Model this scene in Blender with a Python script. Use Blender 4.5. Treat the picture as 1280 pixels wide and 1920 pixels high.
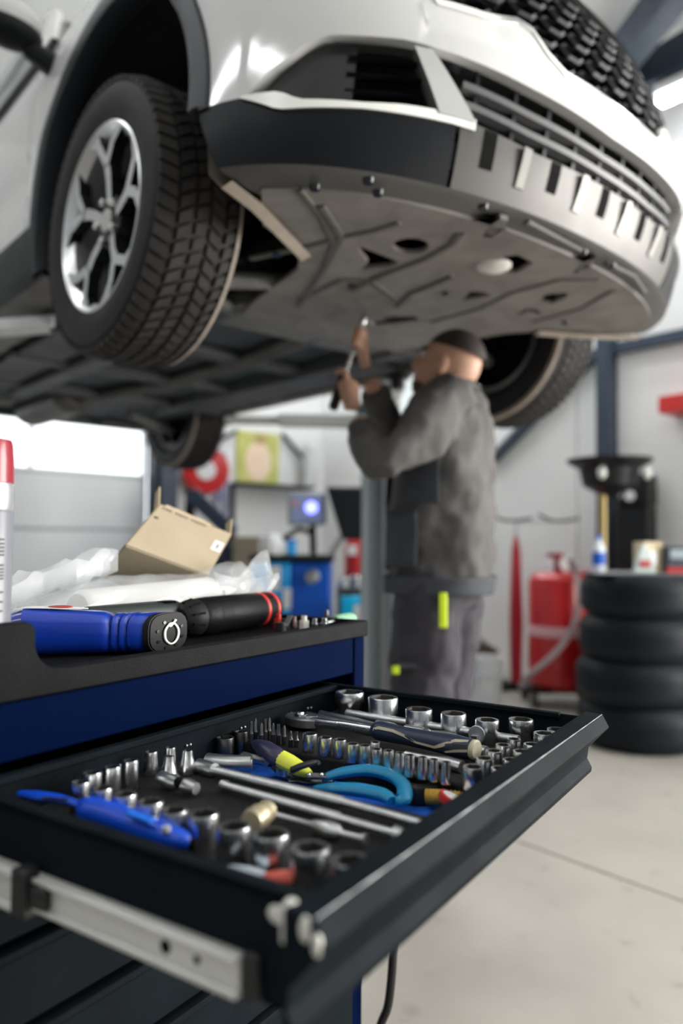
import bpy, bmesh, math, random
import numpy as np
from mathutils import Vector, Matrix, Euler
from mathutils.geometry import tessellate_polygon
random.seed(7)
for o in list(bpy.data.objects): bpy.data.objects.remove(o)
SC = bpy.context.scene
COL = SC.collection
PI = math.pi

# ---------------------------------------------------------------- camera
FPX, YH, ROLL, CAMZ = 1420.0, 1019.0, math.radians(0.5), 1.10
TH = math.atan2(YH - 960, FPX)
_c, _s, _cr, _sr = math.cos(TH), math.sin(TH), math.cos(ROLL), math.sin(ROLL)
CF = Vector((0, _c, _s)); _u0 = Vector((0, -_s, _c)); _r0 = Vector((1, 0, 0))
CR = _r0 * _cr + _u0 * _sr; CU = -_r0 * _sr + _u0 * _cr
CC = Vector((0, 0, CAMZ))
cam_d = bpy.data.cameras.new('camera'); cam = bpy.data.objects.new('camera', cam_d); COL.objects.link(cam)
cam.matrix_world = Matrix((( CR.x, CU.x, -CF.x, CC.x), (CR.y, CU.y, -CF.y, CC.y), (CR.z, CU.z, -CF.z, CC.z), (0, 0, 0, 1)))
cam_d.sensor_fit = 'VERTICAL'; cam_d.sensor_height = 36.0; cam_d.sensor_width = 24.0
cam_d.lens = FPX / 1920 * 36.0
cam_d.clip_start = 0.02; cam_d.clip_end = 200
cam_d.dof.use_dof = True; cam_d.dof.focus_distance = .99; cam_d.dof.aperture_fstop = 1.95
SC.camera = cam
SC.view_settings.view_transform = 'Standard'; SC.view_settings.look = 'None'
SC.view_settings.gamma = 1.0; SC.view_settings.use_curve_mapping = False
SC.view_settings.exposure = 0.58

# ---------------------------------------------------------------- frames (room and car share one heading)
AZ = math.radians(49)
ROOM = Matrix.Translation((.085, 2.575, 0)) @ Matrix.Rotation(-AZ, 4, 'Z')
CARZ = 1.66
CAR = Matrix.Translation((.085, 2.575, CARZ)) @ Matrix.Rotation(-AZ, 4, 'Z')
CART = Matrix.Translation((.0033, 1.255, 0)) @ Matrix.Rotation(math.radians(90 - 33.1), 4, 'Z')
def ray(x, y): return CF + CR * ((x - 640) / FPX) + CU * ((960 - y) / FPX)
def hitp(x, y, p, n):
    d = ray(x, y); return CC + d * ((p - CC).dot(n) / d.dot(n))
def in_frame(M, x, y, axis, val):
    """point where the sight line through (x, y) meets the plane axis=val of frame M, in M's own coordinates"""
    n = M.to_3x3().col[axis]; e = Vector((0, 0, 0)); e[axis] = val
    return M.inverted() @ hitp(x, y, M @ e, n)
def at(x, y, Y):
    d = ray(x, y); return CC + d * (Y / d.y)

# ---------------------------------------------------------------- world and lights
W = bpy.data.worlds.new('sky'); SC.world = W; W.use_nodes = True
_n = W.node_tree.nodes; _b = _n['Background']
_b.inputs[0].default_value = (.90, .95, 1.0, 1); _b.inputs[1].default_value = 2.0
def area(name, M, size, power, col=(1, 1, 1)):
    L = bpy.data.lights.new(name, 'AREA'); L.shape = 'RECTANGLE'; L.size, L.size_y = size
    L.energy = power; L.color = col
    o = bpy.data.objects.new(name, L); COL.objects.link(o); o.matrix_world = M; return o
# daylight through the open vehicle door of the side wall (outside the frame, right of the car's nose)
area('daylight_door', ROOM @ Matrix.Translation((4.1, 3.72, 1.75)) @ Matrix.Rotation(-PI / 2, 4, 'X'), (3.4, 3.3), 500, (1.0, .965, .91))

# ---------------------------------------------------------------- materials
MATS = {}
def mat(name, col, rough=.5, metal=0., var=0., scale=8., bump=0., bscale=60., spec=.5, coat=0., trans=0., emit=0., alpha=1., ior=1.45, col2=None, dist=0.):
    if name in MATS: return MATS[name]
    m = bpy.data.materials.new(name); m.use_nodes = True; nt = m.node_tree; b = nt.nodes['Principled BSDF']
    I = b.inputs
    I['Base Color'].default_value = (*col, 1); I['Roughness'].default_value = rough; I['Metallic'].default_value = metal
    I['Specular IOR Level'].default_value = spec; I['Coat Weight'].default_value = coat; I['Coat Roughness'].default_value = .06
    I['Transmission Weight'].default_value = trans; I['Alpha'].default_value = alpha; I['IOR'].default_value = ior
    if emit: I['Emission Color'].default_value = (*col, 1); I['Emission Strength'].default_value = emit
    if var or col2:
        tc = nt.nodes.new('ShaderNodeTexCoord'); n = nt.nodes.new('ShaderNodeTexNoise'); n.inputs['Scale'].default_value = scale
        n.inputs['Detail'].default_value = 6; n.inputs['Distortion'].default_value = dist
        r = nt.nodes.new('ShaderNodeMapRange'); r.inputs[1].default_value = .3; r.inputs[2].default_value = .7
        mx = nt.nodes.new('ShaderNodeMix'); mx.data_type = 'RGBA'
        c2 = col2 or tuple(c * (1 - var) for c in col)
        mx.inputs[6].default_value = (*col, 1); mx.inputs[7].default_value = (*c2, 1)
        nt.links.new(tc.outputs['Object'], n.inputs['Vector']); nt.links.new(n.outputs['Fac'], r.inputs[0])
        nt.links.new(r.outputs[0], mx.inputs[0]); nt.links.new(mx.outputs[2], I['Base Color'])
        r2 = nt.nodes.new('ShaderNodeMapRange'); r2.inputs[3].default_value = max(.02, rough - .08); r2.inputs[4].default_value = min(1, rough + .1)
        nt.links.new(n.outputs['Fac'], r2.inputs[0]); nt.links.new(r2.outputs[0], I['Roughness'])
    if bump:
        tc = nt.nodes.new('ShaderNodeTexCoord'); n = nt.nodes.new('ShaderNodeTexNoise'); n.inputs['Scale'].default_value = bscale; n.inputs['Detail'].default_value = 4
        bp = nt.nodes.new('ShaderNodeBump'); bp.inputs['Strength'].default_value = bump; bp.inputs['Distance'].default_value = .01
        nt.links.new(tc.outputs['Object'], n.inputs['Vector']); nt.links.new(n.outputs['Fac'], bp.inputs['Height']); nt.links.new(bp.outputs[0], I['Normal'])
    MATS[name] = m; return m

# ---------------------------------------------------------------- mesh builder
class MB:
    def __init__(s): s.v = []; s.f = []; s.k = []; s.mi = 0; s.M = Matrix.Identity(4)
    def add(s, vs, fs):
        o = len(s.v); s.v += [tuple(s.M @ Vector(p)) for p in vs]
        for f in fs: s.f.append([i + o for i in f]); s.k.append(s.mi)
        return s
    def box(s, x0, x1, y0, y1, z0, z1):
        return s.add([(x, y, z) for z in (z0, z1) for y in (y0, y1) for x in (x0, x1)],
                     [(0, 2, 3, 1), (4, 5, 7, 6), (0, 1, 5, 4), (2, 6, 7, 3), (0, 4, 6, 2), (1, 3, 7, 5)])
    def bar(s, p, q, a, b, up=(0, 0, 1)):
        """rectangular bar from p to q, a wide and b high"""
        p, q = Vector(p), Vector(q); d = (q - p).normalized(); u = Vector(up)
        if abs(d.dot(u)) > .98: u = Vector((1, 0, 0))
        x = d.cross(u).normalized() * a / 2; y = x.cross(d).normalized() * b / 2
        vs = [c + i * x + j * y for c in (p, q) for j in (-1, 1) for i in (-1, 1)]
        return s.add(vs, [(0, 2, 3, 1), (4, 5, 7, 6), (0, 1, 5, 4), (2, 6, 7, 3), (0, 4, 6, 2), (1, 3, 7, 5)])
    def loft(s, rings, close=True, caps=(True, True)):
        n = len(rings[0]); vs = [p for r in rings for p in r]; fs = []
        for i in range(len(rings) - 1):
            for j in range(n if close else n - 1):
                k = (j + 1) % n; fs.append((i * n + j, i * n + k, (i + 1) * n + k, (i + 1) * n + j))
        if close and caps[0]: fs.append(tuple(range(n - 1, -1, -1)))
        if close and caps[1]: fs.append(tuple((len(rings) - 1) * n + j for j in range(n)))
        return s.add(vs, fs)
    def tube(s, pts, r, n=12, caps=True, sy=1.0):
        pts = [Vector(p) for p in pts]; rr = r if isinstance(r, (list, tuple)) else [r] * len(pts); rings = []; x = None
        for i, p in enumerate(pts):
            d = (pts[min(i + 1, len(pts) - 1)] - pts[max(i - 1, 0)]).normalized()
            if x is None:
                u = Vector((0, 0, 1)) if abs(d.z) < .95 else Vector((1, 0, 0)); x = d.cross(u).normalized()
            else: x = (x - d * x.dot(d)).normalized()
            y = x.cross(d).normalized()
            rings.append([p + (x * math.cos(t) + y * sy * math.sin(t)) * rr[i] for t in [2 * PI * j / n for j in range(n)]])
        return s.loft(rings, True, (caps, caps))
    def cyl(s, p, q, r, r2=None, n=20): return s.tube([p, q], [r, r if r2 is None else r2], n)
    def lathe(s, prof, n=24, M=None, caps=(False, False), seg=None):
        """prof = [(radius, z)] turned about z of frame M"""
        M = M or Matrix.Identity(4)
        rings = [[M @ Vector((r * math.cos(2 * PI * j / n), r * math.sin(2 * PI * j / n), z)) for j in range(n)] for r, z in prof]
        return s.loft(rings, True, caps)
    def prism(s, poly, z0, z1, M=None, holes=()):
        M = M or Matrix.Identity(4); loops = [list(poly)] + [list(h) for h in holes]
        tri = tessellate_polygon([[Vector((x, y, 0)) for x, y in l] for l in loops])
        flat = [p for l in loops for p in l]; n = len(flat)
        vs = [M @ Vector((x, y, z0)) for x, y in flat] + [M @ Vector((x, y, z1)) for x, y in flat]
        fs = [tuple(t) for t in tri] + [tuple(i + n for i in reversed(t)) for t in tri]; o = 0
        for l in loops:
            m = len(l)
            for i in range(m): j = (i + 1) % m; fs.append((o + i, o + j, o + j + n, o + i + n))
            o += m
        return s.add(vs, fs)
    def sph(s, c, r, n=16, m=10, M=None):
        r = Vector(r) if not isinstance(r, (int, float)) else Vector((r, r, r)); M = M or Matrix.Identity(4); c = Vector(c)
        rings = []
        for i in range(m + 1):
            t = PI * i / m; e = max(math.sin(t), .001)
            rings.append([c + M @ Vector((r.x * e * math.cos(2 * PI * j / n), r.y * e * math.sin(2 * PI * j / n), -r.z * math.cos(t))) for j in range(n)])
        return s.loft(rings)
    def build(s, name, mats, parent=None, ang=35, bevel=0, mods=None, fix=True, seg=2):
        me = bpy.data.meshes.new(name); me.from_pydata(s.v, [], s.f)
        mats = mats if isinstance(mats, (list, tuple)) else [mats]
        for m in mats: me.materials.append(m)
        if len(mats) > 1: me.polygons.foreach_set('material_index', s.k)
        if fix:
            bm = bmesh.new(); bm.from_mesh(me); bmesh.ops.recalc_face_normals(bm, faces=bm.faces); bm.to_mesh(me); bm.free()
        if ang:
            me.polygons.foreach_set('use_smooth', [True] * len(me.polygons)); me.set_sharp_from_angle(angle=math.radians(ang))
        me.update()
        o = bpy.data.objects.new(name, me); COL.objects.link(o)
        if parent: o.parent = parent
        if bevel:
            b = o.modifiers.new('bevel', 'BEVEL'); b.width = bevel; b.segments = seg; b.limit_method = 'ANGLE'; b.angle_limit = math.radians(40)
        for t, kw in (mods or []):
            m = o.modifiers.new(t.lower(), t)
            for k, v in kw.items(): setattr(m, k, v)
        return o
def tag(o, label, cat, group=None, kind=None):
    if label: o['label'] = label
    if cat: o['category'] = cat
    if group: o['group'] = group
    if kind: o['kind'] = kind
    return o
def thing(name, label, cat, M, group=None):
    o = bpy.data.objects.new(name, None); COL.objects.link(o); o.matrix_world = M; o.empty_display_size = .05
    return tag(o, label, cat, group)
def empty(name, parent, M=None):
    o = bpy.data.objects.new(name, None); COL.objects.link(o); o.parent = parent; o.empty_display_size = .05
    if M is not None: o.matrix_local = M
    return o
def struct(o, M=None):
    if M is not None: o.matrix_world = M
    o['kind'] = 'structure'; return o
def copy_tree(o, parent=None, M=None):
    c = o.copy(); COL.objects.link(c); c.parent = parent
    if M is not None:
        if parent: c.matrix_local = M
        else: c.matrix_world = M
    for ch in list(o.children):
        d = ch.copy(); COL.objects.link(d); d.parent = c
        for g in list(ch.children):
            e = g.copy(); COL.objects.link(e); e.parent = d
    return c
def T(x, y, z): return Matrix.Translation((x, y, z))
def RZ(a): return Matrix.Rotation(a, 4, 'Z')
def RX(a): return Matrix.Rotation(a, 4, 'X')
def RY(a): return Matrix.Rotation(a, 4, 'Y')
def frame(o, z, x=None):
    """matrix with origin o and z axis along z"""
    z = Vector(z).normalized(); x = Vector(x) if x is not None else (Vector((1, 0, 0)) if abs(z.x) < .9 else Vector((0, 1, 0)))
    x = (x - z * x.dot(z)).normalized(); y = z.cross(x)
    return Matrix(((x.x, y.x, z.x, o[0]), (x.y, y.y, z.y, o[1]), (x.z, y.z, z.z, o[2]), (0, 0, 0, 1)))
def lerp(a, b, t): return a + (b - a) * t
def interp(x, xs, ys): return float(np.interp(x, xs, ys))
# ================================================================ the setting
WHITE = mat('wall_white', (.78, .79, .78), .55, var=.05, scale=1.2)
PANEL = mat('panel_white', (.80, .81, .80), .45, var=.04, scale=2.)
STEEL_NAVY = mat('navy_steel', (.035, .055, .085), .45, var=.3, scale=5)
FLOOR = mat('concrete_floor', (.40, .375, .335), .45, var=.20, scale=2.2, bump=.04, bscale=30)
def _floor_marks(m):
    nt = m.node_tree; b = nt.nodes['Principled BSDF']; src = b.inputs['Base Color'].links[0].from_socket
    tc = nt.nodes.new('ShaderNodeTexCoord'); n = nt.nodes.new('ShaderNodeTexNoise'); n.inputs['Scale'].default_value = 9; n.inputs['Detail'].default_value = 3
    r = nt.nodes.new('ShaderNodeMapRange'); r.inputs[1].default_value = .63; r.inputs[2].default_value = .72; r.inputs[4].default_value = .7
    mx = nt.nodes.new('ShaderNodeMix'); mx.data_type = 'RGBA'; mx.inputs[7].default_value = (.25, .24, .22, 1)
    nt.links.new(tc.outputs['Object'], n.inputs['Vector']); nt.links.new(n.outputs['Fac'], r.inputs[0]); nt.links.new(r.outputs[0], mx.inputs[0])
    nt.links.new(src, mx.inputs[6]); nt.links.new(mx.outputs[2], b.inputs['Base Color'])
_floor_marks(FLOOR)
U0, U1, V0, V1, HC = -4.6, 6.0, -6.5, 3.6, 4.55
JOINT = mat('joint_dark', (.16, .15, .14), .8)
b = MB(); b.box(U0 - .3, U1 + .3, V0 - .3, V1 + .3, -.2, -.012); fl = struct(b.build('floor', JOINT), ROOM)
# concrete slabs with recessed joints; one joint runs where the photograph shows it
_j0 = in_frame(ROOM, 975, 1570, 2, 0); _j1 = in_frame(ROOM, 1270, 1697, 2, 0)
JV = (_j0.y + _j1.y) / 2
us = [U0, -1.4, 2.6, U1]; vs_ = [V0, JV - 4.0, JV, V1]
for i in range(len(us) - 1):
    for j in range(len(vs_) - 1):
        b = MB(); b.box(us[i] + .004, us[i + 1] - .004, vs_[j] + .004, vs_[j + 1] - .004, -.012, 0); b.build('slab', FLOOR, fl, bevel=.002)
# side wall of sandwich panels
OU0, OU1, OZ = 2.40, 5.80, 3.5
b = MB()
for q in ((U0 - .2, OU0, 0, HC), (OU1, U1 + .2, 0, HC), (OU0, OU1, OZ, HC)): b.box(q[0], q[1], V1 + .05, V1 + .2, q[2], q[3])
wb = struct(b.build('wall_back', WHITE), ROOM)
u = U0
while u < U1 - .01:
    un = min(u + 1.06, U1); un = OU0 if u < OU0 < un else un; un = OU1 if u < OU1 < un else un
    b = MB(); b.box(u + .004, un - .004, V1, V1 + .05, OZ if OU0 <= u < OU1 else 0, HC); b.build('panel', PANEL, wb, bevel=.004); u = un
# wall with the sectional door
DV0, DV1, DH = -2.7, 1.50, 2.75
b = MB(); b.box(U0 - .2, U0, DV1 + .16, V1 + .2, 0, HC); b.box(U0 - .2, U0, V0 - .2, DV0, 0, HC); b.box(U0 - .2, U0, DV0, DV1 + .16, DH, HC)
wl = struct(b.build('wall_left', WHITE), ROOM)
b = MB(); b.box(U0 - .1, U0 - .08, DV0, DV1, 0, .02); door = struct(b.build('door_1', STEEL_NAVY), ROOM)
DOORP = mat('door_panel', (.74, .76, .77), .4, var=.04, scale=3)
GLASS = mat('clear_glass', (1, 1, 1), .02, trans=1., ior=1.01, alpha=.25)
RUB = mat('door_seal', (.42, .45, .46), .6)
for k, (z0, z1) in enumerate([(.0, .69), (.69, 1.20), (1.20, 1.69), (1.69, 2.15), (2.15, 2.72)]):
    if k == 3:
        b = MB(); b.box(U0 - .08, U0 - .03, DV0, DV1, z0 + .004, z0 + .03); b.box(U0 - .08, U0 - .03, DV0, DV1, z1 - .02, z1 - .004)
        n = 4
        for i in range(n + 1):
            vv = lerp(DV0 + .04, DV1 - .02, i / n); b.box(U0 - .08, U0 - .03, vv - .018, vv + .018, z0 + .03, z1 - .02)
        fr = b.build('window_frame', DOORP, door)
        for i in range(n):
            b = MB(); b.box(U0 - .06, U0 - .055, lerp(DV0 + .04, DV1 - .02, i / n) + .018, lerp(DV0 + .04, DV1 - .02, (i + 1) / n) - .018, z0 + .03, z1 - .02)
            b.build('pane', GLASS, fr)
    else:
        b = MB(); b.box(U0 - .08, U0 - .03, DV0, DV1, z0 + .012, z1 - .012); p = b.build('panel', DOORP, door, bevel=.008)
        b = MB(); b.box(U0 - .085, U0 - .045, DV0, DV1, z1 - .016, z1 + .016); b.build('hinge_seam', RUB, p)
b = MB(); b.box(U0 - .02, U0 + .10, DV1, DV1 + .26, 0, DH + .1); b.box(U0 + .10, U0 + .16, DV1 + .05, DV1 + .12, 0, DH + .1)
struct(b.build('trim_1', STEEL_NAVY, bevel=.006), ROOM)
# the two remaining walls (both outside the frame)
b = MB()
b.box(U1, U1 + .2, V0 - .2, V1 + .2, 0, HC)
GREYW = mat('wall_grey', (.26, .28, .30), .6, var=.1, scale=1.5)
struct(b.build('wall_front', GREYW), ROOM)
b = MB(); b.box(U0 - .2, U1 + .2, V0 - .2, V0, 0, HC); struct(b.build('wall_right', GREYW), ROOM)
b = MB(); b.box(U0 - .2, U1 + .2, V0 - .2, V1 + .2, HC, HC + .15); struct(b.build('ceiling', mat('ceiling_white', (.76, .77, .76), .6)), ROOM)
# steel frame: columns and rails on the side wall, beams under the ceiling
_cu = in_frame(ROOM, 1137, 740, 1, V1 - .06).x
k = 2
for cu in (_cu, OU0 - .10):
    b = MB(); b.box(cu - .06, cu + .06, V1 - .12, V1, 0, HC); struct(b.build('trim_%d' % k, STEEL_NAVY, bevel=.006), ROOM); k += 1
_rz = in_frame(ROOM, 1215, 641, 1, V1 - .05).z
b = MB(); b.box(_cu + .06, OU0 - .16, V1 - .08, V1 - .005, _rz - .04, _rz + .04); struct(b.build('trim_%d' % k, STEEL_NAVY), ROOM); k += 1
_p = in_frame(ROOM, 915, 870, 1, V1 - .05); _q = in_frame(ROOM, 1120, 660, 1, V1 - .05)
b = MB(); b.bar(_p, _q, .07, .07); struct(b.build('trim_%d' % k, STEEL_NAVY), ROOM); k += 1
for p0, p1, zz in (((1190, 75), (1262, -20), HC - .25), ((1215, 140), (1300, 92), HC - .25)):
    a0 = in_frame(ROOM, *p0, 2, zz); a1 = in_frame(ROOM, *p1, 2, zz); d = (a1 - a0).normalized()
    b = MB(); b.bar(a0 - d * .6, a1 + d * 3, .16, .22); struct(b.build('trim_%d' % k, STEEL_NAVY), ROOM); k += 1
LAMPM = mat('lamp_diffuser', (.96, .985, 1.0), .5, emit=21.)
LAMPH = mat('lamp_housing', (.8, .8, .8), .4)
def strip_light(label, p, q):
    p, q = Vector(p), Vector(q); t = thing('strip_light', label, 'ceiling light', ROOM @ T(*p), 'strip lights under the ceiling'); d = q - p
    b = MB(); b.bar((0, 0, .03), d + Vector((0, 0, .03)), .16, .06); b.build('housing', LAMPH, t)
    b = MB(); b.bar((0, 0, -.02), d + Vector((0, 0, -.02)), .08, .04); b.build('diffuser', LAMPM, t)
_l = in_frame(ROOM, 1236, 186, 2, 4.1)
strip_light('bright white strip light in the upper right corner by the car nose', _l, (_l.x + 3.2, _l.y, 4.1))
for v, u, lb in ((-1.9, -2.2, 'strip light over the near side of the raised car'), (-3.93, -1.2, 'strip light over the empty near bay, towards the sectional door'), (-3.93, 1.1, 'strip light over the empty near bay, towards the open doors'), (2.4, -4.5, 'added unseen strip light high above the far lift post, door end'), (2.4, -2.65, 'added unseen strip light high above the far lift post, nose end'), (3.1, -4.5, 'added unseen strip light close to the panelled side wall, door end'), (3.1, -2.65, 'added unseen strip light close to the panelled side wall, nose end')):
    strip_light(lb, (u, v, 4.3), (u + 1.8, v, 4.3))  # last four strips are added out of view to brighten the far walls
# ================================================================ the car
PAINT = mat('white_paint', (.62, .62, .615), .45, coat=1., spec=.3)
CLAD = mat('black_cladding', (.006, .0075, .010), .42, var=.15, scale=20, spec=.25, bump=.05, bscale=300)
GLOSSB = mat('gloss_black', (.012, .013, .015), .18)
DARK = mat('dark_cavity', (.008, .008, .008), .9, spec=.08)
SATIN = mat('satin_silver', (.62, .62, .60), .30, metal=.75, var=.05, scale=10)
CHROME = mat('chrome_trim', (.82, .82, .80), .16, metal=.9)
SKID = mat('skid_plate_grey', (.085, .081, .076), .42, metal=.3, var=.10, scale=8)
UNDER = mat('undertray_grey', (.215, .20, .185), .50, var=.35, scale=9, bump=.06, bscale=25, dist=.6)
DUST = mat('dusty_liner', (.42, .36, .30), .75, var=.3, scale=9)
FLOORPAN = mat('floor_pan', (.045, .06, .072), .55, var=.4, scale=5)
RUBBER = mat('tyre_rubber', (.020, .019, .020), .62, spec=.3, var=.25, scale=12, bump=.04, bscale=120)
TREAD = mat('tread_rubber', (.036, .033, .032), .72, spec=.3, var=.35, scale=14)
DUSTRUB = mat('dusty_rubber', (.32, .27, .23), .8, var=.3, scale=20)
ALLOY = mat('machined_alloy', (.70, .70, .71), .33, metal=.85)
CGLASS = mat('car_glass', (.02, .025, .03), .06, spec=.8)
car = thing('car', 'white compact suv raised on the lift, nose towards the right', 'car', CAR)

WT = [.18, .22, .27, .32, .38, .45, .55, .65, .75, .85, .93, 1.0]
UT = [.80, .835, .865, .885, .90, .91, .925, .905, .875, .835, .79, .70]
VT = [.93, .95, .955, .955, .95, .945, .94, .94, .94, .935, .92, .90]
FU0 = .40; ARC = (-.03, .40)          # wheel arch centre (u, w)
def arch_u(w, r): return ARC[0] + math.sqrt(max(r * r - (w - ARC[1]) ** 2, 0))
def fas(s, w, d=0.):
    """front fascia: s = lateral position -1..1, w = height, d = inset"""
    U = interp(w, WT, UT) - d; V = interp(w, WT, VT) - d
    ua = (max(FU0, arch_u(w, .50)) if w > .375 else .469 + (.375 - w) * .36) if w < .9 else FU0
    smax = (1 - ((ua - FU0) / (U - FU0)) ** 2) ** (1 / 2.2)
    ss = max(-1, min(1, s)) * smax
    return Vector((FU0 + (U - FU0) * math.sqrt(max(0, 1 - abs(ss) ** 2.2)), ss * V, w))
def sv(v): return v / .945
def curve(pts): xs = [sv(p[0]) for p in pts]; ys = [p[1] for p in pts]; return lambda s: interp(abs(s), xs, ys)
LIP = lambda s: .235
B1 = curve([(0, .357), (.29, .355), (.47, .372), (.54, .372), (.63, .368), (.71, .360), (.82, .358), (.85, .376), (.90, .374), (.95, .374)])
B2 = curve([(0, .474), (.32, .485), (.53, .50), (.64, .506), (.72, .501), (.79, .497), (.82, .475), (.865, .429), (.90, .374), (.95, .374)])
B3 = curve([(0, .545), (.22, .545), (.273, .575), (.315, .622), (.36, .63), (.44, .607), (.57, .603), (.60, .66), (.605, .93), (.95, .93)])
def cols(lo, hi, n, extra=()):
    r = sorted(set([lo + (hi - lo) * i / n for i in range(n + 1)] + [e for e in extra if lo <= e <= hi])); return r
SS = sorted(set([math.sin(PI / 2 * (i / 44)) for i in range(-44, 45)] + [sg * sv(x) for sg in (-1, 1) for x in (.22, .273, .315, .36, .57, .60, .605, .82, .865, .90)]))
def band(mb, ss, lo, hi, d0=0., d1=0., n=4, thick=0.):
    rows = [[fas(s, lerp(lo(s), hi(s), k / n), lerp(d0, d1, k / n)) for s in ss] for k in range(n + 1)]
    mb.loft(rows, close=False)
    if thick:
        rows2 = [[fas(s, lerp(lo(s), hi(s), k / n), lerp(d0, d1, k / n) + thick) for s in ss] for k in range(n + 1)]
        mb.loft(rows2, close=False)
        for r, q in ((rows[0], rows2[0]), (rows[-1], rows2[-1])): mb.loft([r, q], close=False)
        mb.loft([[r[0] for r in rows], [r[0] for r in rows2]], close=False); mb.loft([[r[-1] for r in rows], [r[-1] for r in rows2]], close=False)
# white bumper skin between the lower pocket and the upper grille
b = MB(); band(b, SS, B2, B3, n=10)
for k in (0, 1):
    fn = (B2, B3)[k]; ss = [s for s in SS if abs(s) < sv(.90)] if k == 0 else [s for s in SS if abs(s) <= sv(.6)]
    b.loft([[fas(s, fn(s)) for s in ss], [fas(s, fn(s) + (.012 if k == 0 else -.012), .045) for s in ss]], close=False)
bumper = b.build('bumper', PAINT, car, ang=30, fix=False)
# black lower cladding either side
for sg in (-1, 1):
    ss = [s for s in SS if sg * s >= sv(.50)]
    b = MB(); band(b, ss, LIP, lambda s: B1(s), n=5, thick=.02); b.build('lower_cladding', CLAD, car, ang=30)
# skid plate with slots and raised ribs
ss = cols(-sv(.50), sv(.50), 40); b = MB(); band(b, ss, LIP, lambda s: B1(s) - .004, n=5, thick=.02); skid = b.build('skid_plate', SKID, car, ang=30)
for v in (-.42, -.21, 0, .21, .42):
    b = MB(); s0, s1 = sv(v - .017), sv(v + .017); band(b, cols(s0, s1, 3), lambda s: .285, lambda s: B1(s) - .006, -.002, -.002, 3, .01); b.build('slot', DARK, skid)
for v in (-.315, -.105, .105, .315):
    b = MB(); band(b, cols(sv(v - .012), sv(v + .012), 2), lambda s: .27, lambda s: B1(s) - .008, -.004, -.012, 3, .02); b.build('rib', mat('skid_rib', (.19, .185, .17), .4, metal=.3), skid, bevel=.003)
# pocket: dark back, glossy lamp panel, louvres, lower grille
ss = [s for s in SS if abs(s) <= sv(.895)]
b = MB(); band(b, ss, lambda s: B1(s) - .012, lambda s: B2(s) + .012, .075, .075, 3); band(b, ss, lambda s: B1(s) - .012, lambda s: B1(s) - .004, .075, .0, 1)
b.build('intake_shroud', DARK, car, fix=False)
for sg in (-1, 1):
    ss = [sg * x for x in cols(sv(.735), sv(.893), 14)]
    b = MB(); band(b, ss, lambda s: B1(s), lambda s: B2(s), .012, .03, 4, .01); lamp = b.build('fog_lamp_panel', GLOSSB, car)
    for k in range(3):
        t = .26 + .25 * k
        b = MB(); band(b, [sg * x for x in cols(sv(.60), sv(.75), 10)], lambda s: lerp(B1(s), B2(s), t), lambda s: lerp(B1(s), B2(s), t) + .014, .012, .05, 1, .02); b.build('louvre', CLAD, lamp)
gs = cols(-sv(.50), sv(.50), 30)
b = MB(); band(b, gs, lambda s: B1(s) + .0, lambda s: B1(s) + .006, .01, .05, 1, .01); lg = b.build('lower_grille', CLAD, car)
for t in (.36, .68):
    b = MB(); band(b, gs, lambda s: lerp(B1(s), B2(s), t) - .007, lambda s: lerp(B1(s), B2(s), t) + .007, .022, .022, 1, .03); b.build('bar', mat('grille_grey', (.10, .10, .105), .4), lg)
for k in range(-4, 5):
    v = k * .115
    b = MB(); band(b, cols(sv(v - .006), sv(v + .006), 1), lambda s: B1(s), lambda s: B2(s), .032, .032, 3, .02); b.build('divider', CLAD, lg)
# chrome strip along the pocket floor and the silver blade
CB = curve([(0, .34), (.46, .350), (.52, .352), (.71, .348), (.80, .342), (.85, .338), (.90, .370), (.95, .37)])
for sg in (-1, 1):
    ss = [sg * x for x in cols(sv(.465), sv(.90), 30)]
    b = MB(); band(b, ss, CB, lambda s: B1(s) + .003, -.007, -.003, 2, .03); b.build('chrome_strip', CHROME, car, ang=40)
    b = MB(); n = 6; rows = []
    for d in (-.008, .05):
        rows.append([[fas(sg * sv(lerp(lerp(.622, .555, j / n), lerp(.583, .468, j / n), i)), lerp(B2(sv(.6)) - .012, .368 - .0 * i, j / n), d) for j in range(n + 1)] for i in (0, 1)])
    f, k = rows
    b.loft([f[0], f[1]], close=False); b.loft([f[0], k[0]], close=False); b.loft([f[1], k[1]], close=False); b.loft([[f[0][0], f[1][0]], [k[0][0], k[1][0]]], close=False); b.loft([[f[0][-1], f[1][-1]], [k[0][-1], k[1][-1]]], close=False)
    b.build('silver_blade', SATIN, car)
# upper grille: dark back, honeycomb bars, frame
ss = [s for s in SS if abs(s) <= sv(.603)]
G0 = lambda s: B3(s); G1 = lambda s: .90 - .05 * abs(s)
b = MB(); band(b, ss, lambda s: G0(s) - .015, lambda s: .93, .06, .06, 4); ug = b.build('upper_grille', DARK, car, fix=False)
GB = mat('grille_gloss', (.008, .009, .011), .5, spec=.2)
for r in range(6):
    w0 = .585 + .055 * r
    for c in range(-5, 6):
        v0 = (c + .5 * (r % 2)) * .105
        if abs(v0) > .53 or w0 < B3(sv(v0)) + .02: continue
        b = MB(); hw, hh = .05, .022
        pts = [(-hw, 0), (-hw * .45, hh), (hw * .45, hh), (hw, 0), (hw * .45, -hh), (-hw * .45, -hh)]
        def P(x, y, d): return fas(sv(v0 + x), min(w0 + y, .96), d)
        o0 = [P(x, y, .012) for x, y in pts]; i0 = [P(x * .74, y * .62, .006) for x, y in pts]; i1 = [P(x * .66, y * .5, .05) for x, y in pts]; o1 = [P(x, y, .05) for x, y in pts]
        b.loft([o1, o0, i0, i1], True, (False, False)); b.build('grille_cell', GB, ug, ang=20)
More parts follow.
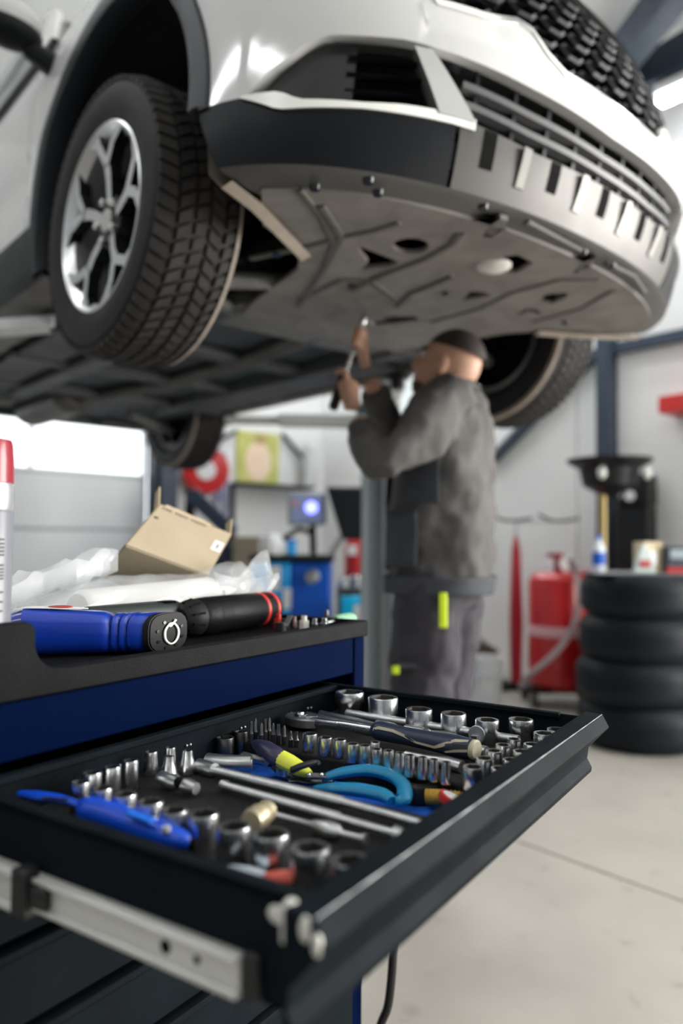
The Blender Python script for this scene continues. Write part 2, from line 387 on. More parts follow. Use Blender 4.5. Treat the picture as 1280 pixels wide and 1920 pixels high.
b = MB(); band(b, ss, lambda s: G0(s) - .004, lambda s: G0(s) + .010, -.004, -.004, 1, .03); b.build('grille_frame', CHROME, ug)
# bonnet nose, bonnet and fenders above the frame edge
hs = [s for s in SS]
def hood(s, t):
    p = fas(s, .93); q = Vector((-.80, s * .80, 1.16 + .05 * (1 - s * s)))
    return Vector((lerp(p.x, q.x, t), lerp(p.y, q.y, t), lerp(p.z, q.z, t ** .62) + .035 * math.sin(PI * min(1, t * 1.0)) * (1 - abs(s) ** 4)))
b = MB(); b.loft([[hood(s, t) for s in hs] for t in [0, .03, .08, .15, .25, .4, .55, .7, .85, 1]], close=False); b.build('bonnet', PAINT, car, fix=False)
for sg in (-1, 1):
    b = MB(); band(b, [sg * x for x in cols(sv(.62), sv(.90), 12)], lambda s: .70, lambda s: .86, -.004, -.002, 3, .03); b.build('headlamp', CGLASS, car)
# body sides with wheel arches
RAX = -2.72
def low(u, r=.525, base=.45):
    w = base
    for cu in (ARC[0], RAX - .0):
        d = abs(u - cu)
        if d < r: w = max(w, ARC[1] + math.sqrt(r * r - d * d))
    return w
uu = sorted(set([round(-3.5 + .05 * i, 3) for i in range(79)] + [round(c + .525 * math.cos(a * PI / 40), 4) for c in (ARC[0], RAX) for a in range(41)]))
uu = [u for u in uu if -3.5 <= u <= .40]
def sidev(u, w):
    V = interp(w, [.25, .45, .7, .95, 1.06], [.935, .945, .945, .925, .885]); 
    if u < -2.9: V -= .10 * ((-2.9 - u) / .6) ** 2
    return V - (.012 * math.exp(-((w - .62) / .06) ** 2) if -2.1 < u < -.6 else 0)
SEAMS = (-.62, -1.62)
for sg in (-1, 1):
    for nm, ua, ub in (('fender', -.62, .41), ('front_door', -1.62, -.62), ('rear_door', -2.2, -1.62), ('quarter_panel', -3.51, -2.2)):
        us_ = [u for u in uu if ua + .003 < u < ub - .003]; us_ = [ua + .003] + us_ + [min(ub - .003, .40)]
        b = MB(); rows = []
        for k in range(13):
            rows.append([(u, sg * sidev(u, lerp(low(u), 1.06, k / 12)), lerp(low(u), 1.06, k / 12)) for u in us_])
        b.loft(rows, close=False); b.build(nm, PAINT, car, ang=30, fix=False)
    us_ = [u for u in uu if -2.25 < u < -.48]
    b = MB(); b.loft([[(u, sg * (sidev(u, .4) + x), max(w, 0) if w > .44 else w) for u in us_] for x, w in ((-.012, .456), (.004, .45), (.012, .40), (.008, .30), (-.02, .27))], close=False); b.build('sill_cladding', CLAD, car, fix=False)
    b = MB(); b.loft([[(u, sg * v, w) for u in us_] for v, w in ((.925, .275), (.86, .245), (.80, .24), (.76, .235), (.755, .30))], close=False); b.build('sill', mat('sill_grey', (.17, .16, .15), .5, var=.3, scale=8), car, fix=False)
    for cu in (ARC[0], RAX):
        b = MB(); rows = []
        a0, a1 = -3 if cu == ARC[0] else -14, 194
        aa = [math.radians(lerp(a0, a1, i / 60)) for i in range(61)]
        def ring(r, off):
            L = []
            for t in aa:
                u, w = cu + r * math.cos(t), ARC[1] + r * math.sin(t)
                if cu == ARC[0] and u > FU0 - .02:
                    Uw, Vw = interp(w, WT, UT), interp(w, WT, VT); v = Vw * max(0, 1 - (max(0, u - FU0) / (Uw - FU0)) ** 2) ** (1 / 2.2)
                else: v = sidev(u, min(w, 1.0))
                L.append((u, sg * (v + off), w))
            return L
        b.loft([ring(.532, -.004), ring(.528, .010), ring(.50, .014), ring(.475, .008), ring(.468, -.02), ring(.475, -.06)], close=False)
        b.build('arch_cladding', mat('cladding_lit', (.022, .026, .032), .45, spec=.4, bump=.05, bscale=300), car, ang=40, fix=False)  # cladding black lightened here, the light on the arch is in the colour
        # wheel house
        b = MB()
        b.loft([[(cu + r * math.cos(t), sg * v, ARC[1] + r * math.sin(t)) for t in aa] for r, v in ((.475, .90), (.50, .80), (.50, .52), (.30, .50), (.02, .50))], close=False)
        b.build('wheel_house', mat('wheel_house_black', (.018, .016, .015), .85, var=.3, scale=10), car, fix=False)
# greenhouse
def gh(u, w):   # half width of the cabin
    return interp(w, [1.05, 1.35, 1.60, 1.66], [.885, .80, .66, .55])
b = MB(); rf = [(-1.15, 1.60), (-1.5, 1.655), (-2.2, 1.66), (-2.9, 1.61), (-3.15, 1.57)]
b.loft([[(u, gh(u, w) * j / 6, w - .03 * abs(j / 6) ** 3) for j in range(-6, 7)] for u, w in rf], close=False); b.build('roof', PAINT, car, fix=False)
b = MB(); b.loft([[(-.78, .80 * j / 6, 1.14 + .04 * (1 - abs(j / 6))) for j in range(-6, 7)], [(-1.17, gh(0, 1.58) * j / 6, 1.59) for j in range(-6, 7)]], close=False); b.build('windscreen', CGLASS, car, fix=False)
b = MB(); b.loft([[(-3.48, .76 * j / 6, 1.0) for j in range(-6, 7)], [(-3.15, gh(0, 1.56) * j / 6, 1.56) for j in range(-6, 7)]], close=False); b.build('rear_window', CGLASS, car, fix=False)
b = MB(); b.loft([[(-3.5, .84 * j / 6, w) for j in range(-6, 7)] for w in (.32, .6, 1.06)], close=False); b.build('tailgate', PAINT, car, fix=False)
for sg in (-1, 1):
    b = MB(); b.loft([[(u, sg * .872, 1.065) for u in (-.86, -1.5, -2.2, -2.9, -3.2)], [(u, sg * gh(0, 1.56), 1.57) for u in (-1.22, -1.55, -2.2, -2.8, -3.02)]], close=False); b.build('side_window', CGLASS, car, fix=False)
    b = MB(); b.tube([(-.62, sg * .86, 1.06), (-.82, sg * .83, 1.15), (-1.17, sg * .67, 1.58), (-1.5, sg * .665, 1.635), (-2.9, sg * .66, 1.60), (-3.45, sg * .78, 1.06)], .035, 8); b.build('roof_pillar', PAINT, car)
    b = MB(); b.bar((-.55, sg * .885, 1.065), (-3.45, sg * .885, 1.065), .03, .03); b.build('waist_trim', CLAD, car)
# door mirrors
mp = in_frame(CAR, 8, 36, 1, -1.06)
for sg in (-1, 1):
    c = Vector((mp.x, sg * 1.05, mp.z)); 
    b = MB(); b.sph(c, (.060, .105, .070), 20, 12); mir = b.build('door_mirror', PAINT, car)
    b = MB(); b.sph(c - Vector((0, 0, .030)), (.062, .108, .050), 20, 10); b.build('mirror_base', CLAD, mir)
    b = MB(); b.tube([c + Vector((0, -sg * .06, -.06)), (c.x + .02, sg * .90, c.z - .10)], [.030, .04], 10); b.build('mirror_arm', CLAD, mir)
# ---- underside
def uv(x, y, w=.212): p = in_frame(CAR, x, y, 2, w); return (p.x, p.y)
fr = [fas(s, .235, .055) for s in [math.sin(PI / 2 * i / 20) * .97 for i in range(-20, 21)]]
side = [(.40, .72), (.345, .58), (.30, .53), (.22, .475), (.05, .44), (-.12, .40), (-.24, .36)]
outline = [(p.x, p.y) for p in fr] + side + [(u, -v) for u, v in reversed(side)]
HOL = [[(770 + 34 * math.cos(t), 457 + 15 * math.sin(t) + 0 * t) for t in [PI * 2 * i / 14 for i in range(14)]],
       [(668, 461), (682, 461), (748, 487), (732, 496), (676, 502), (690, 488)], [(904, 441), (911, 424), (938, 406), (952, 409), (946, 424), (922, 441)],
       [(936, 478), (970, 474), (1000, 489), (968, 508), (948, 508), (952, 492)], [(864, 561), (882, 543), (908, 545), (922, 551), (895, 556)],
       [(1008, 563), (1022, 549), (1062, 545), (1064, 552), (1034, 566)], [(964, 588), (986, 575), (1008, 577), (1016, 587), (985, 584)],
       [(1074, 510), (1085, 491), (1116, 481), (1106, 497)], [(690, 601), (704, 591), (778, 590), (786, 597), (705, 608)]]
holes = [[uv(*p) for p in h] for h in HOL]
b = MB(); b.prism(outline, .206, .218, None, holes); tray = b.build('undertray', UNDER, car, ang=30)
def wall_loop(h, z0, z1):
    m = MB(); m.loft([[(x, y, z0) for x, y in h], [(x, y, z1) for x, y in h]], True, (False, False)); return m
RIBM = mat('undertray_rib', (.10, .095, .088), .6, var=.3, scale=10)
for pts, r in ([[(470, 480), (560, 462), (640, 440), (700, 428), (750, 412)], .011], [[(660, 540), (720, 510), (800, 480), (848, 452), (862, 432)], .013], [[(745, 570), (772, 545), (812, 530), (850, 513)], .013],
               [[(560, 560), (640, 520), (690, 520), (745, 560)], .011], [[(810, 600), (900, 575), (960, 545), (1050, 520), (1120, 520)], .010], [[(600, 380), (640, 440), (608, 500), (560, 570)], .012],
               [[(985, 412), (1085, 466)], .012], [[(1135, 490), (1185, 515), (1205, 545)], .012], [[(560, 350), (600, 400), (625, 450), (602, 510)], .010], [[(1000, 600), (1090, 575), (1150, 540)], .010]):
    P3 = [Vector((*uv(x, y), .206)) for x, y in pts]
    b = MB(); b.tube(P3, r, 8, sy=.55); b.build('rib', RIBM, tray)
scoop = uv(925, 495); b = MB(); b.sph((scoop[0], scoop[1], .207), (.05, .05, .016), 14, 8); b.build('scoop', mat('scoop_pale', (.62, .60, .57), .5), tray)
for x, y in ((690, 332), (708, 355), (905, 382), (1092, 468), (1145, 492), (590, 345), (835, 545), (660, 530), (1060, 600), (520, 470)):
    p = uv(x, y); b = MB(); b.cyl((*p, .198), (*p, .208), .011, .013, 12); b.build('bolt', GLOSSB, tray)
# lip return and the ridge around the tray
b = MB(); b.loft([[fas(s, w, d) for s in SS] for w, d in ((.235, 0), (.226, .008), (.222, .03), (.21, .045), (.206, .075))], close=False); b.build('lip_return', mat('lip_grey', (.075, .072, .07), .5), car, fix=False)
for sg in (-1, 1):  # dusty wheel-house liner edge seen from below
    L = [(.50, .90, .214), (.47, .80, .203), (.415, .70, .198), (.355, .60, .198), (.31, .53, .20)]
    b = MB(); b.loft([[(u - o, sg * (v + o * .3), w + z) for u, v, w in L] for o, z in ((-.03, .0), (.0, -.008), (.035, .03), (.04, .10))], close=False); b.build('liner_edge', DUST, car, fix=False)
b = MB(); b.box(-.3, .62, -.5, .5, .30, .42); b.build('dark_hole_backing', DARK, car, bevel=.02)  # dark block added above the undertray so its holes read as black
# floor pan, tunnel, members, exhaust
b = MB(); b.box(-3.4, -.30, -.76, .76, .27, .34); fp = b.build('floor_pan', FLOORPAN, car)
for sg in (-1, 1):
    b = MB(); b.bar((-.25, sg * .42, .235), (-2.3, sg * .42, .245), .10, .07); b.build('rail', mat('underbody_steel', (.06, .065, .07), .5, var=.3, scale=8), fp, bevel=.01)
    b = MB(); b.box(-2.1, -.55, sg * .50 if sg > 0 else -.70, .70 if sg > 0 else -.50, .235, .262); b.build('floor_cover', mat('floor_cover', (.085, .09, .095), .6, var=.3, scale=6), fp, bevel=.01)
b = MB(); b.tube([(-.2, .05, .26), (-.8, .08, .24), (-1.6, .06, .24), (-2.3, -.1, .24)], .04, 12); b.build('exhaust_pipe', mat('exhaust_steel', (.10, .095, .09), .45, metal=.5, var=.3, scale=8), fp)
b = MB(); b.tube([(-2.25, -.12, .24), (-2.3, -.12, .24), (-2.95, -.12, .24), (-3.0, -.12, .24)], [.06, .12, .12, .06], 16, sy=.7); b.build('silencer', mat('exhaust_steel', (.10, .095, .09)), fp)
for u in (-.9, -1.5, -2.1, -3.1):
    b = MB(); b.box(u - .05, u + .05, -.72, .72, .225, .27); b.build('cross_member', mat('underbody_steel', (.13, .13, .13)), fp, bevel=.012)
b = MB(); b.prism([(-.25, -.42), (-.10, -.36), (.02, -.20), (.02, .20), (-.10, .36), (-.25, .42), (-.42, .36), (-.42, -.36)], .218, .27); b.build('subframe', mat('subframe_grey', (.16, .16, .155), .5, var=.3, scale=9), car, bevel=.01)
for sg in (-1, 1):
    for cu in (ARC[0] - .02, RAX):
        b = MB(); b.tube([(cu - .25, sg * .36, .24), (cu - .10, sg * .52, .20), (cu, sg * .72, .19)], [.035, .03, .03], 8, sy=.6); b.tube([(cu + .12, sg * .36, .24), (cu, sg * .72, .19)], .025, 8)
        ca = b.build('control_arm', mat('subframe_grey', (.16, .16, .155)), car)
        b = MB(); b.cyl((cu, sg * .30, .33), (cu, sg * .72, .31), .022); b.build('drive_shaft', CLAD, ca)
        b = MB(); b.cyl((cu, sg * .70, .30), (cu - .03, sg * .60, .85), .035); b.cyl((cu - .02, sg * .64, .62), (cu - .03, sg * .60, .85), .06); b.build('strut', CLAD, ca)
# ---- wheels
def wheel_parts(detail):
    """axis along +y pointing outwards, centre at the origin"""
    R = .372; hw = .118; Q = RX(-PI / 2)      # z of the lathe -> +y
    b = MB(); prof = [(.238, hw * .80), (.252, hw * .94), (.275, hw), (.305, hw * 1.03), (.335, hw * .98), (.353, hw * .86), (R - .010, hw * .66), (R - .008, hw * .3), (R - .008, 0), (R - .008, -hw * .3), (R - .010, -hw * .66), (.353, -hw * .86), (.335, -hw * .98), (.305, -hw * 1.03), (.275, -hw), (.25, -hw * .94), (.238, -hw * .8), (.225, -.03), (.225, .05), (.238, hw * .80)]
    b.lathe(prof, 72, Q); parts = [('tyre', b, RUBBER, None, 25)]
    if detail:
        b = MB(); n = 64
        for i in range(n):
            for row, (y0, y1, sk) in enumerate(((-.112, -.072, .10), (-.060, -.026, -.16), (-.014, .014, .12), (.026, .060, .16), (.072, .112, -.10))):
                t0 = 2 * PI * (i + .5 * (row % 2)) / n; w = 2 * PI / n * .36
                rt = lambda y: R - (.014 if abs(y) > .1 else .001)
                vs = []
                for rr in (-.012, 0):
                    for y in (y0, y1):
                        for t in (-w, w):
                            a = t0 + t + sk * (y - (y0 + y1) / 2) / .1; r = rt(y) + rr
                            vs.append((r * math.cos(a), y, r * math.sin(a)))
                b.add(vs, [(0, 2, 3, 1), (4, 5, 7, 6), (0, 1, 5, 4), (2, 6, 7, 3), (0, 4, 6, 2), (1, 3, 7, 5)])
        parts.append(('tread', b, TREAD, 'stuff', 0))
        b = MB(); b.lathe([(.366, -.105), (.362, -.117), (.352, -.121), (.345, -.119)], 72, Q); parts.append(('dusty_shoulder', b, DUSTRUB, None, 30))
    b = MB(); b.lathe([(.250, .098), (.254, .108), (.246, .112), (.236, .104), (.222, .085), (.216, .03), (.216, -.09), (.245, -.10)], 72, Q); parts.append(('rim', b, ALLOY, None, 30))
    b = MB(); b.lathe([(.001, .02), (.20, .0), (.215, -.02)], 40, Q); parts.append(('brake_disc', b, DARK, None, 30))
    # five twin spokes with machined faces and black flanks
    for k in range(5):
        a = 2 * PI * k / 5 + .42; b = MB(); M0 = RY(-a)
        def pt(r, t, y): return M0 @ Vector((r, y, t))
        def strip(path):
            for (r0, t0, w0, y0), (r1, t1, w1, y1) in zip(path, path[1:]):
                d = Vector((r1 - r0, t1 - t0)); nn = Vector((-d.y, d.x)).normalized()
                vs = []
                for (r, t, w, y) in ((r0, t0, w0, y0), (r1, t1, w1, y1)):
                    for dep in (0, -.035):
                        for q in (-1, 1): vs.append(pt(r + nn.x * w * q, t + nn.y * w * q, y + dep))
                b.mi = 0; b.add(vs, [(0, 1, 5, 4)]); b.mi = 1; b.add(vs, [(0, 4, 6, 2), (1, 3, 7, 5), (2, 6, 7, 3), (0, 2, 3, 1), (4, 5, 7, 6)])
        strip([(.050, 0, .014, .082), (.110, .004, .015, .090), (.165, -.006, .017, .096)])
        strip([(.150, -.002, .013, .0965), (.205, -.050, .013, .101), (.236, -.062, .016, .105)])
        strip([(.150, .002, .013, .0965), (.200, .040, .013, .101), (.226, .095, .015, .105)])
        strip([(.205, -.050, .009, .1005), (.222, -.105, .012, .105)])
        parts.append(('spoke', b, [ALLOY, GLOSSB], None, 0))
    b = MB(); b.lathe([(.075, .045), (.072, .078), (.04, .084), (.030, .086), (.0005, .087)], 30, Q); parts.append(('hub', b, GLOSSB, None, 30))
    b = MB(); b.lathe([(.031, .084), (.029, .090), (.0005, .092)], 24, Q); parts.append(('centre_cap', b, SATIN, None, 30))
    for k in range(5):
        a = 2 * PI * k / 5; c = Vector((.056 * math.cos(a), .082, .056 * math.sin(a)))
        b = MB(); b.tube([c, c + Vector((0, .012, 0)), c + Vector((0, .016, 0))], [.011, .011, .007], 6); parts.append(('lug_nut', b, CHROME, None, 0))
    return parts
def make_wheel(M, detail=True):
    e = empty('wheel', car, M)
    for nm, mb, mt, kind, ang in wheel_parts(detail):
        o = mb.build(nm, mt, e, ang=ang)
        if kind: o['kind'] = kind
    return e
WC = in_frame(CAR, 197, 413, 1, -.92)
w1 = make_wheel(T(WC.x, -.83, WC.z) @ RZ(PI))
for M in (T(WC.x, .83, WC.z), T(RAX, .82, WC.z), T(RAX, -.82, WC.z) @ RZ(PI)): copy_tree(w1, car, M)
# ================================================================ tool trolley
NAVY = mat('navy_enamel', (.0003, .0045, .028), .60, var=.12, scale=6, spec=.012, bump=.02, bscale=250)
BLACKM = mat('black_enamel', (.0085, .012, .0155), .55, var=.25, scale=14, spec=.03, bump=.05, bscale=320)
TRAYP = mat('tray_plastic', (.0075, .008, .009), .55, var=.15, scale=30, bump=.10, bscale=420, spec=.06)
ZINC = mat('zinc_slide', (.74, .74, .71), .34, metal=.45, var=.12, scale=12)
PALE = mat('pale_wear', (.72, .71, .66), .4, metal=.2)
trolley = thing('tool_trolley', 'navy and black metal tool trolley with one drawer pulled out', 'tool trolley', CART)
XL, XR, YB, ZT = -.722, .071, .46, .941
b = MB(); b.box(XL, XL + .03, 0, YB, .12, ZT); b.box(XR - .033, XR, 0, YB, .12, ZT); b.box(XL, XR, YB - .02, YB, .12, ZT); b.box(XL + .03, XR - .033, .012, YB, .881, ZT); b.box(XL, XR, .01, YB, .10, .13)
b.build('body', NAVY, trolley, bevel=.003)
b = MB(); b.box(XL + .031, XR - .034, .002, .014, .882, ZT); b.build('top_rail', NAVY, trolley, bevel=.002)
# top tray: low front edge, raised can holder at one end
arc = [(-.545 - .030 * math.sin(t), .998 - .030 * math.cos(t)) for t in [PI / 2 * i / 8 for i in range(9)]]
b = MB(); prof = [(-.735, ZT), (.076, ZT), (.076, .968)] + arc + [(-.575, 1.010), (-.579, 1.016), (-.586, 1.019), (-.735, 1.019)]
b.prism(prof, -.012, .004, RX(PI / 2) @ T(0, 0, 0))
b.box(-.735, .076, -.004, YB + .02, ZT, .950)
b.box(.064, .076, 0, YB + .02, .950, .968); b.box(-.735, .076, YB + .008, YB + .02, .950, .968)
b.box(-.735, -.720, 0, YB + .02, .950, 1.019); b.box(-.590, -.575, 0, YB + .02, .950, 1.0)
b.box(-.720, -.590, YB, YB + .02, .950, 1.019)
b.build('top_tray', TRAYP, trolley, bevel=.003)
# drawers: handle profile (y, z) relative to the drawer's front plane
HP = [(0, .080), (-.020, .079), (-.029, .063), (-.002, .033), (0, .018), (-.006, .007), (-.005, 0), (.003, 0), (.003, .080)]
def handle(mb, x0, x1, y, z):
    mb.loft([[(x, y + p, z + q) for p, q in HP] for x in (x0, x1)], True)
for z0, z1 in ((.708, .796), (.620, .708), (.532, .620), (.444, .532), (.29, .444), (.135, .29)):
    b = MB(); h = z1 - z0 - .004
    b.box(XL + .032, XR - .036, -.004, .40, z0 + .002, z0 + h); d = b.build('drawer', BLACKM, trolley, bevel=.002)
    b = MB(); b.loft([[(x, -.004 + p, z0 + h + q) for p, q in ((0, 0), (-.006, -.002), (-.007, -.010), (0, -.016), (.003, -.016), (.003, 0))] for x in (XL + .032, XR - .036)], True); b.build('handle', BLACKM, d, bevel=.0015)
DX0, DX1, DF, DZ = -.655, -.022, -.398, .796
b = MB(); b.box(DX0, DX1, DF, .03, DZ + .004, DZ + .010)
b.box(DX0, DX0 + .004, DF, .03, DZ + .004, .873); b.box(DX0, DX0 + .013, DF, .03, .866, .8745)
b.box(DX1 - .004, DX1, DF, .03, DZ + .004, .873); b.box(DX1 - .010, DX1, DF + .03, .03, .868, .8745)
b.box(DX0, DX1, -.004, .0, DZ + .004, .871); b.box(DX0, DX1, -.012, .0, .866, .8735)
dr = b.build('drawer', BLACKM, trolley, bevel=.0012); dr['label'] = 'black drawer pulled fully out'
b = MB(); handle(b, -.674, -.004, DF, DZ + .0); hd_ = b.build('handle', BLACKM, dr, bevel=.0015, seg=3)
b = MB(); b.tube([(lerp(-.672, -.006, i / 30), DF - .0197, DZ + .0788) for i in range(31)], [lerp(.0004, .0008, (math.sin(i * 2.7) + 1) / 2) for i in range(31)], 6); b.build('worn_edge_highlight', mat('worn_edge_highlight', (.20, .21, .22), .45, metal=.6, var=.4, scale=60), hd_)  # pale strip paints the highlight along the worn handle edge
LINER = mat('blue_liner', (.008, .15, .80), .75, var=.25, scale=60, bump=.5, bscale=700)
b = MB(); b.box(DX0 + .005, DX1 - .005, DF + .004, -.005, DZ + .010, DZ + .014); b.build('liner', LINER, dr)
b = MB(); b.box(-.664, -.656, -.352, -.02, .803, .829); b.box(-.668, -.664, -.352, -.02, .8245, .829); b.box(-.668, -.664, -.352, -.02, .803, .8075); b.build('slide_rail', ZINC, dr, bevel=.001)
b = MB(); b.box(-.671, -.663, -.125, .2, .800, .832); b.box(-.675, -.671, -.125, .2, .826, .832); b.box(-.675, -.671, -.125, .2, .800, .806); b.build('outer_rail', ZINC, dr, bevel=.001)
b = MB(); b.box(-.676, -.660, -.138, -.120, .797, .836); b.box(-.672, -.662, -.158, -.138, .808, .826); b.build('rail_catch', mat('black_plastic', (.012, .012, .013), .45), dr, bevel=.003)
for y in (-.285, -.315): b = MB(); b.cyl((-.6645, y, .8165), (-.6635, y, .8165), .005 if y > -.3 else .003, n=12); b.build('rail_hole', DARK, dr)
b = MB(); b.box(-.662, -.655, -.366, -.352, .801, .832); b.build('rail_stop', mat('black_plastic', (.012, .012, .013), .45), dr, bevel=.002)
b = MB(); b.tube([(-.664, -.394, .852), (-.664, -.394, .866), (-.664, -.394, .874), (-.664, -.394, .877)], [.0065, .0068, .006, .003], 16); b.build('latch_pin', PALE, dr)
b = MB(); b.sph((-.656, -.377, .860), (.002, .008, .006), 14, 8); b.build('paint_chip', PALE, dr)
b = MB(); b.sph((-.674, -.412, .868), (.003, .004, .008), 12, 8); b.build('paint_chip', PALE, dr)
b = MB(); b.sph((-.674, -.421, .861), (.003, .0035, .007), 12, 8); b.build('paint_chip', PALE, dr)
for x, y in ((540, 1339), (546, 1337), (577, 1328), (583, 1327), (452, 1365), (459, 1363), (350, 1398), (357, 1396), (225, 1435)):
    p = in_frame(CART, x, y, 1, -.0055); b = MB(); b.sph((p.x, -.0055, p.z), .0016, 8, 6); b.build('rivet', ZINC, dr)
for x in (-.69, .04):
    for y in (.05, .40):
        b = MB(); b.cyl((x - .015, y, .05), (x + .015, y, .05), .05, n=24); cw_ = b.build('caster_wheel', mat('caster_rubber', (.03, .03, .03), .7), trolley, bevel=.006)
        b = MB(); b.box(x - .022, x + .022, y - .03, y + .03, .095, .103); b.box(x - .022, x - .018, y - .02, y + .02, .04, .10); b.box(x + .018, x + .022, y - .02, y + .02, .04, .10); b.build('fork', ZINC, cw_)
# hanging cable beside the trolley
P = [in_frame(CART, x, y, 0, .105) for x, y in ((735, 1700), (737, 1760), (736, 1800), (732, 1850), (726, 1890), (714, 1920))]
d = P[-1] - P[-2]; P += [P[-1] + d * 1.3 + Vector((0, .0, -.02)), Vector((P[-1].x, P[-1].y + .10, .10)), Vector((P[-1].x + .05, P[-1].y + .25, .012)), Vector((P[-1].x + .05, P[-1].y + .8, .012))]
P = [Vector((.088, .06, .86)), Vector((.098, .0, .80))] + P
def smooth(P, n=6):
    P = [Vector(p) for p in P]; out = []
    for i in range(len(P) - 1):
        a, b_, c, d = P[max(i - 1, 0)], P[i], P[i + 1], P[min(i + 2, len(P) - 1)]
        for k in range(n):
            t = k / n; out.append(.5 * ((2 * b_) + (c - a) * t + (2 * a - 5 * b_ + 4 * c - d) * t * t + (3 * b_ - a - 3 * c + d) * t ** 3))
    return out + [P[-1]]
b = MB(); b.tube([CART @ p for p in smooth(P)], .0075, 10); tag(b.build('power_cable', mat('black_plastic', (.012, .012, .013), .45)), 'thick black cable hanging down beside the trolley', 'cable')
# foam inserts
FOAM = mat('black_foam', (.016, .016, .017), .75, spec=.15, var=.2, scale=40, bump=.2, bscale=300)
FZ, F0 = .836, DZ + .0145
b = MB(); b.box(0, .235, -.386, -.012, 0, FZ - F0); o = tag(b.build('foam_insert', FOAM, bevel=.003), 'black foam insert under the ratchet, along the far drawer wall', 'foam insert', 'foam inserts'); o.matrix_world = CART @ T(-.271, 0, F0)
b = MB(); b.box(0, .262, -.386, -.012, 0, FZ - F0); o = tag(b.build('foam_insert', FOAM, bevel=.003), 'black foam insert under the long bars and largest near sockets', 'foam insert', 'foam inserts'); o.matrix_world = CART @ T(-.640, 0, F0)
# ================================================================ contents of the drawer
CHR = mat('tool_chrome', (.72, .73, .74), .25, metal=1., var=.18, scale=60)
CHRS = mat('tool_chrome_satin', (.50, .51, .52), .36, metal=1., var=.2, scale=80)
GUN = mat('gunmetal', (.16, .16, .165), .34, metal=1., var=.3, scale=60)
SH = .0004
def D(x, y, z): return in_frame(CART, x, y, 2, z)
def rpx(px, p):  # radius in metres of px pixels at cart point p
    return px / FPX * ((CART @ p - CC).dot(CF))
def socket_mesh(r, h, base=None, hexf=.78, points=6, flare=None):
    b = MB(); n = 24; R0 = base or r
    def circ(rr, z): return [(rr * math.cos(2 * PI * j / n), rr * math.sin(2 * PI * j / n), z) for j in range(n)]
    def hexa(rr, z):
        out = []
        for j in range(n):
            t = 2 * PI * j / n; m = ((t + PI / points) % (2 * PI / points)) - PI / points
            q = rr * math.cos(PI / points) / math.cos(m) if points == 6 else rr * (.93 + .07 * math.cos(points * t)); out.append((q * math.cos(t), q * math.sin(t), z))
        return out
    rings = [circ(R0 * .96, 0), circ(R0, .0008)]
    if base and base > r: rings += [circ(lerp(R0, r, .55), h * .45), circ(r * 1.01, h * .8)]
    if base and base < r: rings += [circ(base, h * .42), circ(r, h * .60)]
    rings += [circ(r, h - .0012), circ(r * .965, h)]
    rings += [hexa(r * hexf * 1.04, h - .0002), hexa(r * hexf, h - .0015), hexa(r * hexf, h * .35)]
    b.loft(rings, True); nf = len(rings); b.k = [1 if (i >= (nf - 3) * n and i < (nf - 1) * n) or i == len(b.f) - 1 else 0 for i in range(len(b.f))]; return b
def socket(px, py, rp, h, label, group, mt=None, base=None, z=None, points=6):
    z0 = FZ + SH if z is None else z
    p = D(px, py, z0 + h); r = rpx(rp, p)
    o = socket_mesh(r, h, base=(base * r if base else None), points=points).build('socket', [mt or CHR, mat('socket_bore_shade', (.05, .048, .045), .5, metal=.6)], ang=40)  # bore is chrome too, its shade is put into this darker colour
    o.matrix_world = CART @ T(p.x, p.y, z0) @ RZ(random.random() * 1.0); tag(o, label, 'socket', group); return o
ORD = ['first', 'second', 'third', 'fourth', 'fifth', 'sixth', 'seventh', 'eighth', 'ninth', 'tenth', 'eleventh', 'twelfth', 'thirteenth']
for i, (x, y, r) in enumerate(((655, 1297, 27), (718, 1307, 28), (785, 1329, 25), (850, 1337, 24), (913, 1349, 22), (976, 1348, 23))):
    socket(x, y, r, .0365 if i < 2 else .031, '%s big socket from the trolley front in the row along the far drawer wall' % ORD[i].capitalize(), 'big sockets along the far drawer wall', base=.82 if i in (0, 5) else None)
socket(1020, 1374, 20, .027, 'Socket tucked half behind the drawer handle, nearer of the far corner pair', 'big sockets along the far drawer wall')
socket(1045, 1367, 20, .026, 'Socket mostly hidden behind the handle in the far drawer corner', 'big sockets along the far drawer wall')
for i, (x, y, r) in enumerate(((963, 1385, 13), (943, 1396, 14.5), (926, 1407, 16), (908, 1421, 17), (887, 1437, 19.5))):
    socket(x, y, r, .024, '%s socket from the far wall in the inner column beside the handle' % ORD[i].capitalize(), 'medium sockets in the inner column')
for i, (x, y, r) in enumerate(((998, 1395, 17), (978, 1408, 17), (959, 1424, 17), (938, 1440, 18))):
    socket(x, y, r, .021, '%s socket from the far wall in the outer column against the handle' % ORD[i].capitalize(), 'medium sockets in the outer column')
row = ((581, 1375, 14), (610, 1382, 13.5), (637, 1386, 12.5), (661, 1394, 12), (684, 1397, 11), (706, 1404, 10), (728, 1407, 10), (749, 1411, 8.5), (768, 1415, 8.5), (792, 1419, 8), (813, 1423, 8), (836, 1428, 8))
for i, (x, y, r) in enumerate(row):
    socket(x, y, r, .022 if i < 7 else .024, '%s small socket from the left in the graded row beside the blue strip' % ORD[i].capitalize(), 'graded small sockets', base=None if i < 7 else 1.35)
socket(703, 1391, 9.5, .020, 'Small socket standing just behind the graded row under the ratchet shank', 'loose small sockets')
socket(421, 1382, 18, .036, 'Dark socket standing at the left end of the screw bits', 'sockets by the screw bits', mt=GUN, z=F0 + SH)
socket(451, 1371, 13.5, .030, 'Dark narrow socket beside the screw bits against the drawer back', 'sockets by the screw bits', mt=GUN, z=F0 + .008)
